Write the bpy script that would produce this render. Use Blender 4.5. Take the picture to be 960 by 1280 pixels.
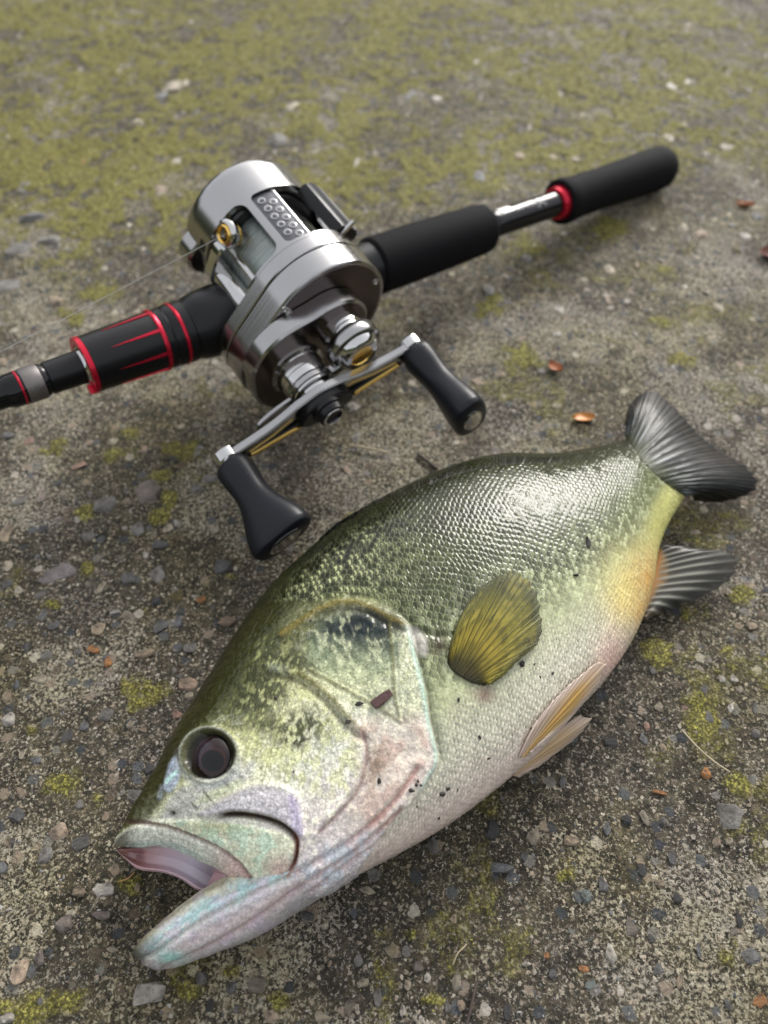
import bpy, bmesh, math, random
import numpy as np
from mathutils import Vector, Matrix

random.seed(7); RNG = np.random.RandomState(7)
SC = bpy.context.scene
for o in list(bpy.data.objects): bpy.data.objects.remove(o)
MM = 0.001
# ------------------------------------------------------------------ camera
CAMH = 222.0; PITCH = 53.0; FPX = 924.0            # mm, degrees below horizontal, focal length in photo pixels
cam = bpy.data.cameras.new("camera"); camo = bpy.data.objects.new("camera", cam)
SC.collection.objects.link(camo); SC.camera = camo
cam.sensor_fit = 'HORIZONTAL'; cam.sensor_width = 36; cam.lens = FPX/960*36
cam.clip_start = .005; cam.clip_end = 400
camo.location = (0, 0, CAMH*MM); camo.rotation_euler = (math.radians(90-PITCH), 0, 0)
cam.dof.use_dof = True; cam.dof.focus_distance = .206; cam.dof.aperture_fstop = 12.5
# ------------------------------------------------------------------ light: overcast day, brightest sky beyond the rod
SUN_EL, SUN_AZ = 28.0, 26.0                         # azimuth from +Y towards +X
W = bpy.data.worlds.new("World"); SC.world = W; W.use_nodes = True
nt = W.node_tree; bg = nt.nodes['Background']
sky = nt.nodes.new('ShaderNodeTexSky'); sky.sky_type = 'NISHITA'; sky.sun_disc = False
sky.sun_elevation = math.radians(SUN_EL); sky.sun_rotation = math.radians(SUN_AZ)
sky.air_density = 1.0; sky.dust_density = 6.0; sky.ozone_density = 1.0
bw = nt.nodes.new('ShaderNodeRGBToBW'); mx = nt.nodes.new('ShaderNodeMixRGB'); mx.inputs[0].default_value = .72
nt.links.new(sky.outputs[0], bw.inputs[0]); nt.links.new(sky.outputs[0], mx.inputs[1]); nt.links.new(bw.outputs[0], mx.inputs[2])
cl = nt.nodes.new('ShaderNodeMixRGB'); cl.inputs[0].default_value = .5; cl.inputs[2].default_value = (5.2, 5.3, 5.5, 1); nt.links.new(mx.outputs[0], cl.inputs[1]); nt.links.new(cl.outputs[0], bg.inputs[0]); bg.inputs[1].default_value = 0.13   # even cloud deck over the sky
sun = bpy.data.lights.new("sun", 'SUN'); sun.energy = 1.5; sun.angle = math.radians(26); sun.color = (1, .97, .92)
suno = bpy.data.objects.new("sun", sun); SC.collection.objects.link(suno)
sd = Vector((math.sin(math.radians(SUN_AZ))*math.cos(math.radians(SUN_EL)), math.cos(math.radians(SUN_AZ))*math.cos(math.radians(SUN_EL)), math.sin(math.radians(SUN_EL))))
suno.rotation_euler = sd.to_track_quat('Z', 'Y').to_euler(); suno.location = sd*3
SC.view_settings.view_transform = 'Standard'; SC.view_settings.look = 'None'; SC.view_settings.exposure = 1.22; SC.view_settings.gamma = 1

# ------------------------------------------------------------------ helpers
_p = math.radians(PITCH)
FW = np.array([0, math.cos(_p), -math.sin(_p)]); DN = np.array([0, -math.sin(_p), -math.cos(_p)]); CP = np.array([0, 0, CAMH])
def at(px, py, z=0.0):
    "point of the place, in mm, seen at photo pixel (px, py) at height z"
    d = FW + (px-480)/FPX*np.array([1., 0, 0]) + (py-640)/FPX*DN
    return CP + d*(z-CAMH)/d[2]
def pix(X):
    q = np.asarray(X, float)-CP; Z = q@FW
    return np.stack([480+FPX*q[..., 0]/Z, 640+FPX*(q@DN)/Z], -1)
def lin(c):
    c = np.array(c, float)/255.; return np.where(c <= .04045, c/12.92, ((c+.055)/1.055)**2.4)
def sst(e0, e1, x):
    t = np.clip((x-e0)/(e1-e0), 0, 1); return t*t*(3-2*t)
def hsh(i, j, s=0):
    i = np.asarray(i).astype(np.int64); j = np.asarray(j).astype(np.int64)
    n = (i*374761393+j*668265263+s*974634777) & 0x7fffffff; n = ((n ^ (n >> 13))*1274126177) & 0x7fffffff
    return ((n ^ (n >> 16)) & 0xffff)/65535.
def vn(x, y, s=0):
    xi = np.floor(x); yi = np.floor(y); fx = x-xi; fy = y-yi; fx = fx*fx*(3-2*fx); fy = fy*fy*(3-2*fy)
    return (hsh(xi, yi, s)*(1-fx)+hsh(xi+1, yi, s)*fx)*(1-fy)+(hsh(xi, yi+1, s)*(1-fx)+hsh(xi+1, yi+1, s)*fx)*fy
def fbm(x, y, s=0, n=4):
    a = 0; w = .5; t = 0
    for k in range(n): a = a+w*vn(x*2**k+17*k, y*2**k-9*k, s+k); t += w; w *= .5
    return a/t
def worley(x, y, s=0):
    "distance to nearest jittered point and its cell hash"
    xi = np.floor(x); yi = np.floor(y); best = np.full(x.shape, 9.); hid = np.zeros(x.shape)
    for a in (-1, 0, 1):
        for b in (-1, 0, 1):
            cx = xi+a; cy = yi+b; dx = cx+hsh(cx, cy, s)-x; dy = cy+hsh(cx, cy, s+5)-y; d = dx*dx+dy*dy
            m = d < best; best = np.where(m, d, best); hid = np.where(m, hsh(cx, cy, s+9), hid)
    return np.sqrt(best), hid
def crom(P, n, closed=False):
    "Catmull-Rom through points"
    P = np.array(P, float)
    if closed: Q = np.vstack([P[-1:], P, P[:2]]); m = len(P)
    else: Q = np.vstack([2*P[:1]-P[1:2], P, 2*P[-1:]-P[-2:-1]]); m = len(P)-1
    t = np.linspace(0, m, n, endpoint=not closed); i = np.minimum(t.astype(int), m-1); f = (t-i)[:, None]
    a, b, c, d = Q[i], Q[i+1], Q[i+2], Q[i+3]
    return .5*((2*b)+(c-a)*f+(2*a-5*b+4*c-d)*f*f+(-a+3*b-3*c+d)*f**3)
def mesh(name, V, F, mat=None, parent=None, smooth=True, angle=None, col=None, attrs=None, link=True):
    me = bpy.data.meshes.new(name); V = np.asarray(V, float)*MM
    if isinstance(F, np.ndarray):
        k = F.shape[1]; me.vertices.add(len(V)); me.vertices.foreach_set('co', V.ravel())
        me.loops.add(F.size); me.loops.foreach_set('vertex_index', F.ravel().astype(np.int32))
        me.polygons.add(len(F)); me.polygons.foreach_set('loop_start', np.arange(0, F.size, k, dtype=np.int32))
        me.update(calc_edges=True); me.validate()
    else: me.from_pydata([tuple(v) for v in V], [], F); me.update()
    me.polygons.foreach_set('use_smooth', [bool(smooth)]*len(me.polygons))
    if col is not None:
        a = me.color_attributes.new('Col', 'FLOAT_COLOR', 'POINT'); c = np.ones((len(V), 4)); c[:, :3] = col; a.data.foreach_set('color', c.ravel())
    for k, v in (attrs or {}).items():
        a = me.attributes.new(k, 'FLOAT', 'POINT'); a.data.foreach_set('value', np.asarray(v, float))
    if smooth and angle: me.set_sharp_from_angle(angle=math.radians(angle))
    if mat: me.materials.append(mat)
    o = bpy.data.objects.new(name, me); SC.collection.objects.link(o)
    if parent: o.parent = parent
    return o
def empty(name, mat4=None, parent=None):
    o = bpy.data.objects.new(name, None); SC.collection.objects.link(o); o.empty_display_size = .01
    if mat4 is not None: o.matrix_world = mat4
    if parent: o.parent = parent
    return o
def tag(o, label=None, cat=None, group=None, kind=None):
    for k, v in (('label', label), ('category', cat), ('group', group), ('kind', kind)):
        if v: o[k] = v
    return o
def gridf(nu, nv, wrapv=False, off=0):
    i, j = np.meshgrid(np.arange(nu-1), np.arange(nv if wrapv else nv-1), indexing='ij'); j2 = (j+1) % nv
    return np.stack([i*nv+j, (i+1)*nv+j, (i+1)*nv+j2, i*nv+j2], -1).reshape(-1, 4)+off

# ------------------------------------------------------------------ materials
class NT:
    def __init__(s, name):
        s.m = bpy.data.materials.new(name); s.m.use_nodes = True; s.t = s.m.node_tree; s.b = s.t.nodes['Principled BSDF']
    def n(s, typ, **k):
        x = s.t.nodes.new(typ)
        for a, v in k.items():
            if a.startswith('i_'): x.inputs[a[2:].replace('_', ' ')].default_value = v
            else: setattr(x, a, v)
        return x
    def l(s, a, b): s.t.links.new(a, b)
    def set(s, **k):
        for a, v in k.items():
            v = (*v, 1) if isinstance(v, (tuple, list, np.ndarray)) and len(v) == 3 else v
            s.b.inputs[a.replace('_', ' ')].default_value = v
        return s
def simple(name, col, rough=.5, metal=0., noise=0., nscale=400., bump=0., coat=0., aniso=0., bscale=None, stretch=None, spec=.5):
    N = NT(name); N.set(Base_Color=col, Roughness=rough, Metallic=metal, Coat_Weight=coat, Coat_Roughness=.08, Anisotropic=aniso, Specular_IOR_Level=spec)
    tc = N.n('ShaderNodeTexCoord'); src = tc.outputs['Object']
    if stretch:
        mp = N.n('ShaderNodeMapping'); mp.inputs['Scale'].default_value = stretch; N.l(src, mp.inputs[0]); src = mp.outputs[0]
    nz = N.n('ShaderNodeTexNoise', i_Scale=nscale, i_Detail=5.); N.l(src, nz.inputs['Vector'])
    mr = N.n('ShaderNodeMapRange'); mr.inputs[3].default_value = max(.02, rough-noise); mr.inputs[4].default_value = rough+noise
    N.l(nz.outputs[0], mr.inputs[0]); N.l(mr.outputs[0], N.b.inputs['Roughness'])
    if bump:
        n2 = N.n('ShaderNodeTexNoise', i_Scale=bscale or nscale, i_Detail=4.); N.l(src, n2.inputs['Vector'])
        bp = N.n('ShaderNodeBump', i_Strength=bump, i_Distance=.0004); N.l(n2.outputs[0], bp.inputs['Height']); N.l(bp.outputs[0], N.b.inputs['Normal'])
    return N.m
M_turn = simple('turned_aluminium', (.37, .365, .365), .19, 1., .07, 60., 0.12, stretch=(.3, .3, 60.), bscale=30)
M_steel = simple('polished_steel', (.5, .495, .49), .1, 1., .05, 500.)
M_face = simple('dark_plate', (.12, .10, .096), .2, 1., .05, 300.)
M_boss = simple('satin_metal', (.35, .345, .345), .19, 1., .06, 300., .03)
M_black = simple('gloss_black', (.006, .006, .007), .06, 0., .02, 300., spec=.3)
M_satin = simple('satin_black', (.005, .005, .006), .33, 0., .08, 250., .02, spec=.3)
M_knob = simple('knob_rubber', (.006, .007, .0105), .42, 0., .06, 700., .05, spec=.3)
M_eva = simple('eva_foam', (.0048, .0048, .006), .8, 0., .1, 1500., .5, bscale=2600, spec=.12)
M_red = simple('red_anodised', (.50, .012, .035), .28, .65, .05, 300.)
M_gold = simple('gold_anodised', (.83, .56, .16), .22, 1., .05, 300.)
M_plate = simple('graphite_plate', (.10, .10, .11), .4, .9, .08, 500., .03)
M_dark = simple('dark_inside', (.01, .01, .011), .3, 0., .05, 300.)
M_silverwrap = simple('glitter_wrap', (.17, .155, .15), .4, .7, .3, 1800., .4)
M_line = simple('clear_line', (.34, .34, .32), .25, 0.)
M_spool = simple('wound_line', (.28, .31, .295), .26, .7, .15, 40., .7, stretch=(1, 1, 40), bscale=60)
M_print = simple('silver_print', (.14, .14, .15), .5, .0)
M_white = simple('white_decal', (.8, .8, .77), .35)

# ------------------------------------------------------------------ GROUND
def ground_height(x, y):
    h = (fbm(x/38, y/38, 1, 3)-.5)*2.2+(fbm(x/9, y/9, 4, 3)-.5)*1.5
    d, k = worley(x/3.4, y/3.4, 11); h = h+np.where(k > .55, np.clip(.5-d, 0, 1)*1.3*(k-.4), 0)
    d2, k2 = worley(x/1.5, y/1.5, 21); h = h+np.clip(.5-d2, 0, 1)*.8*k2
    return h-.35
ny, nx = 700, 640
ty = np.linspace(0, 1, ny); yy = -70+(300*ty+560*ty**2.0)
tx = np.linspace(-1, 1, nx)
GY = np.repeat(yy[:, None], nx, 1); GX = tx[None, :]*(150+.32*np.maximum(GY, 0))
GX = GX+(hsh(*np.indices((ny, nx)))-.5)*.3; GY = GY+(hsh(*np.indices((ny, nx)), 3)-.5)*.3
GZ = ground_height(GX, GY)
# moss where the photograph shows it: named patches near, a thin growth beyond the rod
MOSS = [(50,907,26,14),(75,985,34,26),(180,870,36,34),(56,1252,70,36),(158,1112,22,26),(124,1000,24,16),(225,1235,36,24),(292,1214,18,16),(350,1250,24,16),
 (511,1167,16,10),(545,1250,18,12),(709,1090,18,24),(911,1192,26,38),(915,980,26,22),(820,815,40,22),(900,810,28,22),(875,905,34,42),(928,745,18,12),(860,675,30,10),(900,650,24,12),
 (200,593,24,20),(213,620,14,14),(227,563,30,18),(197,647,18,14),(107,643,14,14),(160,543,22,10),(143,567,18,14),(73,560,28,14),(110,713,10,12),(73,757,18,10),
 (651,450,30,20),(825,402,22,14),(612,386,30,22),(857,446,26,14),(660,307,44,18),(762,284,26,18),(833,335,18,10),(450,650,20,14),(320,640,14,10),(130,365,30,18),(90,395,24,12),(290,720,16,12),(870,770,30,16)]
gp = pix(np.stack([GX, GY, np.zeros_like(GX)], -1).reshape(-1, 3)); gx, gy = GX.ravel(), GY.ravel()
moss = np.zeros(len(gx))
for (a, b, r1, r2) in MOSS: moss = np.maximum(moss, np.exp(-(((gp[:, 0]-a)/r1)**2+((gp[:, 1]-b)/r2)**2)*.9))
far = sst(300, 430, gy+.25*(-gx))*(.74+.9*(fbm(gx/40, gy/40, 31, 5)-.45)*1.5)
mid = sst(.55, .72, fbm(gx/26, gy/26, 37, 4))*.55
nz1 = fbm(gx/9, gy/9, 43, 4); nz2 = fbm(gx/3.2, gy/3.2, 45, 3)
moss = sst(.30, .95, moss*1.0+(nz1-.5)*1.2+(nz2-.5)*.5)*.8*np.clip(moss*3, 0, 1)
far = far*sst(.40, .60, fbm(gx/6.5, gy/6.5, 47, 4)+.22*(far-.4))
moss = np.clip(np.maximum(np.maximum(moss, mid*.8), np.clip(far, 0, .92)), 0, 1)
moss = moss*sst(.28, .62, fbm(gx/5, gy/5, 41, 3)+.3*moss-.05)
pale = sst(.5, .68, fbm(gx/34, gy/34, 51, 4))*(1-.6*moss)
pale = np.maximum(pale, .6*sst(.42, .6, fbm(gx/60+3, gy/60, 53, 3))*sst(330, 420, gy+.55*gx)*sst(-60, 60, gx-.2*gy+40)*(1-moss))
GZ = GZ+(moss*(.5+.9*fbm(gx/2.2, gy/2.2, 61, 2))).reshape(ny, nx)
V = np.stack([GX, GY, GZ], -1).reshape(-1, 3); F = gridf(ny, nx)
loop = np.concatenate([np.arange(nx), np.arange(1, ny)*nx+nx-1, (ny-1)*nx+np.arange(nx-2, -1, -1), np.arange(ny-2, 0, -1)*nx])
cen = np.array([0, 300, 0]); ringA = V[loop].copy(); rings = [ringA+(ringA-cen)/np.linalg.norm(ringA-cen, axis=1, keepdims=True)*np.array([d_, d_, 0]) for d_ in (12, 60, 400, 3000)]+[(ringA-cen)*np.array([180, 140, 0])+cen]
for q_ in rings[1:]: q_[:, 2] = -.2
n0 = len(V); nl = len(loop); k = np.arange(nl); k2 = (k+1) % nl; prev = loop; Fs_ = [F]
for q_, ring in enumerate(rings):
    cur = n0+q_*nl+k; Fs_.append(np.stack([prev[k], cur[k], cur[k2], prev[k2]], -1)[:, ::-1]); prev = cur
V = np.vstack([V]+rings); F = np.vstack(Fs_)
moss_all = np.concatenate([moss]+[np.full(nl, .5)]*5); pale_all = np.concatenate([pale]+[np.full(nl, .3)]*5)

N = NT('mossy_concrete')
tc = N.n('ShaderNodeTexCoord'); P0 = tc.outputs['Object']
aM = N.n('ShaderNodeAttribute', attribute_name='moss'); aP = N.n('ShaderNodeAttribute', attribute_name='pale')
def noise(scale, det=4., rough=.55, vec=P0):
    x = N.n('ShaderNodeTexNoise', i_Scale=scale, i_Detail=det, i_Roughness=rough); N.l(vec, x.inputs['Vector']); return x
def ramp(src, stops, interp='LINEAR'):
    r = N.n('ShaderNodeValToRGB'); r.color_ramp.interpolation = interp; e = r.color_ramp.elements
    while len(e) < len(stops): e.new(.5)
    for i, (p, c) in enumerate(stops): e[i].position = p; e[i].color = (*c, 1)
    N.l(src, r.inputs[0]); return r
def mixc(f, a, b, mode='MIX'):
    m = N.n('ShaderNodeMixRGB', blend_type=mode)
    for s, i in ((f, 0), (a, 1), (b, 2)):
        if hasattr(s, 'is_output'): N.l(s, m.inputs[i])
        else: m.inputs[i].default_value = s if i == 0 else (*s, 1)
    return m.outputs[0]
def math_(op, a, b=None, c=None):
    m = N.n('ShaderNodeMath', operation=op)
    for s, i in ((a, 0), (b, 1), (c, 2)):
        if s is None: continue
        if hasattr(s, 'is_output'): N.l(s, m.inputs[i])
        else: m.inputs[i].default_value = s
    return m.outputs[0]
# warped coordinates so that grains are ragged
nw = noise(900, 2); vm = N.n('ShaderNodeVectorMath', operation='MULTIPLY_ADD'); N.l(nw.outputs['Color'], vm.inputs[0]); vm.inputs[1].default_value = (.0016,)*3; N.l(P0, vm.inputs[2]); PW = vm.outputs[0]
def vor(scale, rnd=1.):
    x = N.n('ShaderNodeTexVoronoi', i_Scale=scale, i_Randomness=rnd); N.l(PW, x.inputs['Vector']); return x
base = ramp(noise(260, 6, .7).outputs[0], [(.3, (.018, .0165, .013)), (.5, (.050, .045, .036)), (.68, (.115, .104, .083))]).outputs[0]
tone = ramp(noise(28, 4).outputs[0], [(.3, (.62, .60, .54)), (.7, (1.25, 1.23, 1.12))]).outputs[0]
base = mixc(1., base, tone, 'MULTIPLY')
md1 = ramp(noise(140, 6, .75).outputs[0], [(.36, (.55, .55, .55)), (.5, (1, 1, 1)), (.66, (1.7, 1.62, 1.5))]).outputs[0]; base = mixc(1., base, md1, 'MULTIPLY')
md2 = ramp(noise(2300, 3, .7).outputs[0], [(.35, (.45, .45, .45)), (.65, (1.6, 1.55, 1.5))]).outputs[0]; base = mixc(1., base, md2, 'MULTIPLY')
# fine sand grains
v1 = vor(760); sep = N.n('ShaderNodeSeparateColor'); N.l(v1.outputs['Color'], sep.inputs[0])
g1 = ramp(sep.outputs[0], [(0, (.03, .027, .024)), (.3, (.07, .058, .046)), (.55, (.17, .135, .10)), (.78, (.33, .27, .21)), (.93, (.50, .45, .38))], 'CONSTANT').outputs[0]
m1 = math_('MULTIPLY', math_('LESS_THAN', v1.outputs['Distance'], .42), math_('GREATER_THAN', sep.outputs[1], .45))
base = mixc(math_('MULTIPLY', m1, .85), base, g1)
# pale weathered crust, in broken flakes
fl_ = N.n('ShaderNodeMapRange'); fl_.inputs[1].default_value = .655; fl_.inputs[2].default_value = .70
N.l(math_('ADD', noise(1050, 5, .7, PW).outputs[0], math_('ADD', math_('MULTIPLY', aP.outputs['Fac'], .07), math_('MULTIPLY', noise(80, 6, .75).outputs[0], .20))), fl_.inputs[0]); fl = fl_.outputs[0]
base = mixc(math_('MULTIPLY', fl, .8), base, ramp(noise(700, 3).outputs[0], [(.3, (.24, .21, .165)), (.7, (.58, .53, .44))]).outputs[0])
# chips
v2 = vor(230); sep2 = N.n('ShaderNodeSeparateColor'); N.l(v2.outputs['Color'], sep2.inputs[0])
g2 = ramp(sep2.outputs[0], [(0, (.05, .055, .065)), (.22, (.10, .105, .115)), (.42, (.19, .18, .17)), (.6, (.26, .21, .165)), (.78, (.13, .10, .075)), (.9, (.42, .38, .33))], 'CONSTANT').outputs[0]
g2 = mixc(.5, g2, ramp(noise(800, 4, .7).outputs[0], [(.3, (.35, .35, .35)), (.7, (1.5, 1.5, 1.5))]).outputs[0], 'MULTIPLY')
m2 = math_('MULTIPLY', math_('LESS_THAN', v2.outputs['Distance'], .40), math_('GREATER_THAN', sep2.outputs[1], .74))
base = mixc(math_('MULTIPLY', m2, .9), base, g2)
# thin olive film of algae
fm = N.n('ShaderNodeMapRange'); fm.inputs[1].default_value = .42; fm.inputs[2].default_value = .68; fm.inputs[4].default_value = .6; N.l(noise(17, 5, .65).outputs[0], fm.inputs[0])
base = mixc(fm.outputs[0], base, mixc(1., base, (1.02, 1.0, .55), 'MULTIPLY'))
# moss
mz = noise(650, 5, .7); mc = ramp(mz.outputs[0], [(.28, (.05, .047, .014)), (.5, (.32, .30, .06)), (.7, (.60, .56, .15))]).outputs[0]
mm_ = math_('SMOOTH_MIN', math_('MULTIPLY', aM.outputs['Fac'], 1.0), 1., .1)
mk = N.n('ShaderNodeMapRange'); mk.interpolation_type = 'SMOOTHSTEP'; mk.inputs[1].default_value = .35; mk.inputs[2].default_value = .68
N.l(math_('ADD', math_('MULTIPLY', mm_, .5), math_('MULTIPLY', noise(330, 4, .7).outputs[0], .55)), mk.inputs[0])
v3 = vor(1150); gap = N.n('ShaderNodeMapRange'); gap.inputs[1].default_value = .55; gap.inputs[2].default_value = .25; N.l(v3.outputs['Distance'], gap.inputs[0])
mc = mixc(1., mc, ramp(gap.outputs[0], [(0, (.30, .28, .26)), (1, (1.15, 1.15, 1.15))]).outputs[0], 'MULTIPLY')
base = mixc(math_('MULTIPLY', mk.outputs[0], .85), base, mc)
N.l(base, N.b.inputs['Base Color'])
N.set(Roughness=.8, Specular_IOR_Level=.3); rr = N.n('ShaderNodeMapRange'); rr.inputs[3].default_value = .6; rr.inputs[4].default_value = .95; N.l(noise(200).outputs[0], rr.inputs[0]); N.l(rr.outputs[0], N.b.inputs['Roughness'])
hh = math_('ADD', math_('MULTIPLY', math_('SUBTRACT', .5, v1.outputs['Distance']), .5), math_('ADD', math_('MULTIPLY', m2, .7), math_('ADD', math_('MULTIPLY', noise(1300, 5, .75).outputs[0], .9), math_('MULTIPLY', noise(330, 5, .7).outputs[0], 1.6))))
bp = N.n('ShaderNodeBump', i_Strength=1., i_Distance=.0011); N.l(hh, bp.inputs['Height']); N.l(bp.outputs[0], N.b.inputs['Normal'])
ground = mesh('ground', V, F, N.m, attrs={'moss': moss_all, 'pale': pale_all})
tag(ground, kind='structure')

# ------------------------------------------------------------------ stones set in the concrete
SN = NT('stone'); oi = SN.n('ShaderNodeObjectInfo'); tcs = SN.n('ShaderNodeTexCoord')
vo = SN.n('ShaderNodeVectorMath', operation='ADD'); SN.l(tcs.outputs['Object'], vo.inputs[0]); SN.l(oi.outputs['Random'], vo.inputs[1])
n1 = SN.n('ShaderNodeTexNoise', i_Scale=2.6, i_Detail=10., i_Roughness=.8); SN.l(vo.outputs[0], n1.inputs['Vector'])
cr = SN.n('ShaderNodeValToRGB'); e = cr.color_ramp.elements; e[0].position = .34; e[0].color = (.25, .24, .23, 1); e[1].position = .66; e[1].color = (1.7, 1.66, 1.6, 1); SN.l(n1.outputs[0], cr.inputs[0])
mu = SN.n('ShaderNodeMixRGB', blend_type='MULTIPLY'); mu.inputs[0].default_value = 1; SN.l(oi.outputs['Color'], mu.inputs[1]); SN.l(cr.outputs[0], mu.inputs[2])
# dirt film over part of the stone
n3 = SN.n('ShaderNodeTexNoise', i_Scale=1.3, i_Detail=6., i_Roughness=.7); SN.l(vo.outputs[0], n3.inputs['Vector'])
md = SN.n('ShaderNodeMapRange'); md.inputs[1].default_value = .46; md.inputs[2].default_value = .62; md.inputs[4].default_value = .85; SN.l(n3.outputs[0], md.inputs[0])
mu2 = SN.n('ShaderNodeMixRGB'); SN.l(md.outputs[0], mu2.inputs[0]); SN.l(mu.outputs[0], mu2.inputs[1]); mu2.inputs[2].default_value = (.055, .045, .034, 1); SN.l(mu2.outputs[0], SN.b.inputs['Base Color'])
SN.set(Roughness=.5); n2 = SN.n('ShaderNodeTexNoise', i_Scale=4., i_Detail=8., i_Roughness=.75); SN.l(vo.outputs[0], n2.inputs['Vector'])
bp = SN.n('ShaderNodeBump', i_Strength=1., i_Distance=.0016); SN.l(n2.outputs[0], bp.inputs['Height']); SN.l(bp.outputs[0], SN.b.inputs['Normal'])
def stone_mesh(seed, flat):
    r = random.Random(seed); bm = bmesh.new()
    for i in range(17):
        a = r.uniform(0, 2*math.pi); q = r.uniform(.72, 1) if i < 9 else r.uniform(.2, .75)
        z = r.uniform(-.55, .3) if i < 9 else r.uniform(.5, .9)*flat
        bm.verts.new((q*math.cos(a), q*math.sin(a), z*.6))
    bmesh.ops.convex_hull(bm, input=bm.verts)
    for v in [v for v in bm.verts if not v.link_faces]: bm.verts.remove(v)
    me = bpy.data.meshes.new('stone'); bm.to_mesh(me); bm.free(); me.materials.append(SN.m)
    me.polygons.foreach_set('use_smooth', [True]*len(me.polygons)); me.set_sharp_from_angle(angle=math.radians(32)); return me
STM = [stone_mesh(100+i, .6+.4*(i % 3)) for i in range(14)]
PAL = dict(pinkgrey=(.24, .205, .185), grey=(.19, .185, .175), purplegrey=(.15, .135, .135), pink=(.33, .21, .165), tanpink=(.32, .24, .18), dark=(.05, .052, .055), tan=(.33, .265, .19),
  cream=(.38, .335, .26), darkgrey=(.09, .09, .09), bluegrey=(.125, .127, .130), olive=(.13, .105, .035), darkblue=(.05, .053, .058), white=(.47, .445, .40), orange=(.42, .20, .075),
  blue=(.16, .168, .178), pinktan=(.37, .29, .22), tangrey=(.24, .215, .17), bluegreen=(.20, .235, .225))
def zone(x0, y0, s, rows): return [(x0+a/s, y0+b/s, w/s, h/s, c) for a, b, w, h, c in rows]
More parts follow.
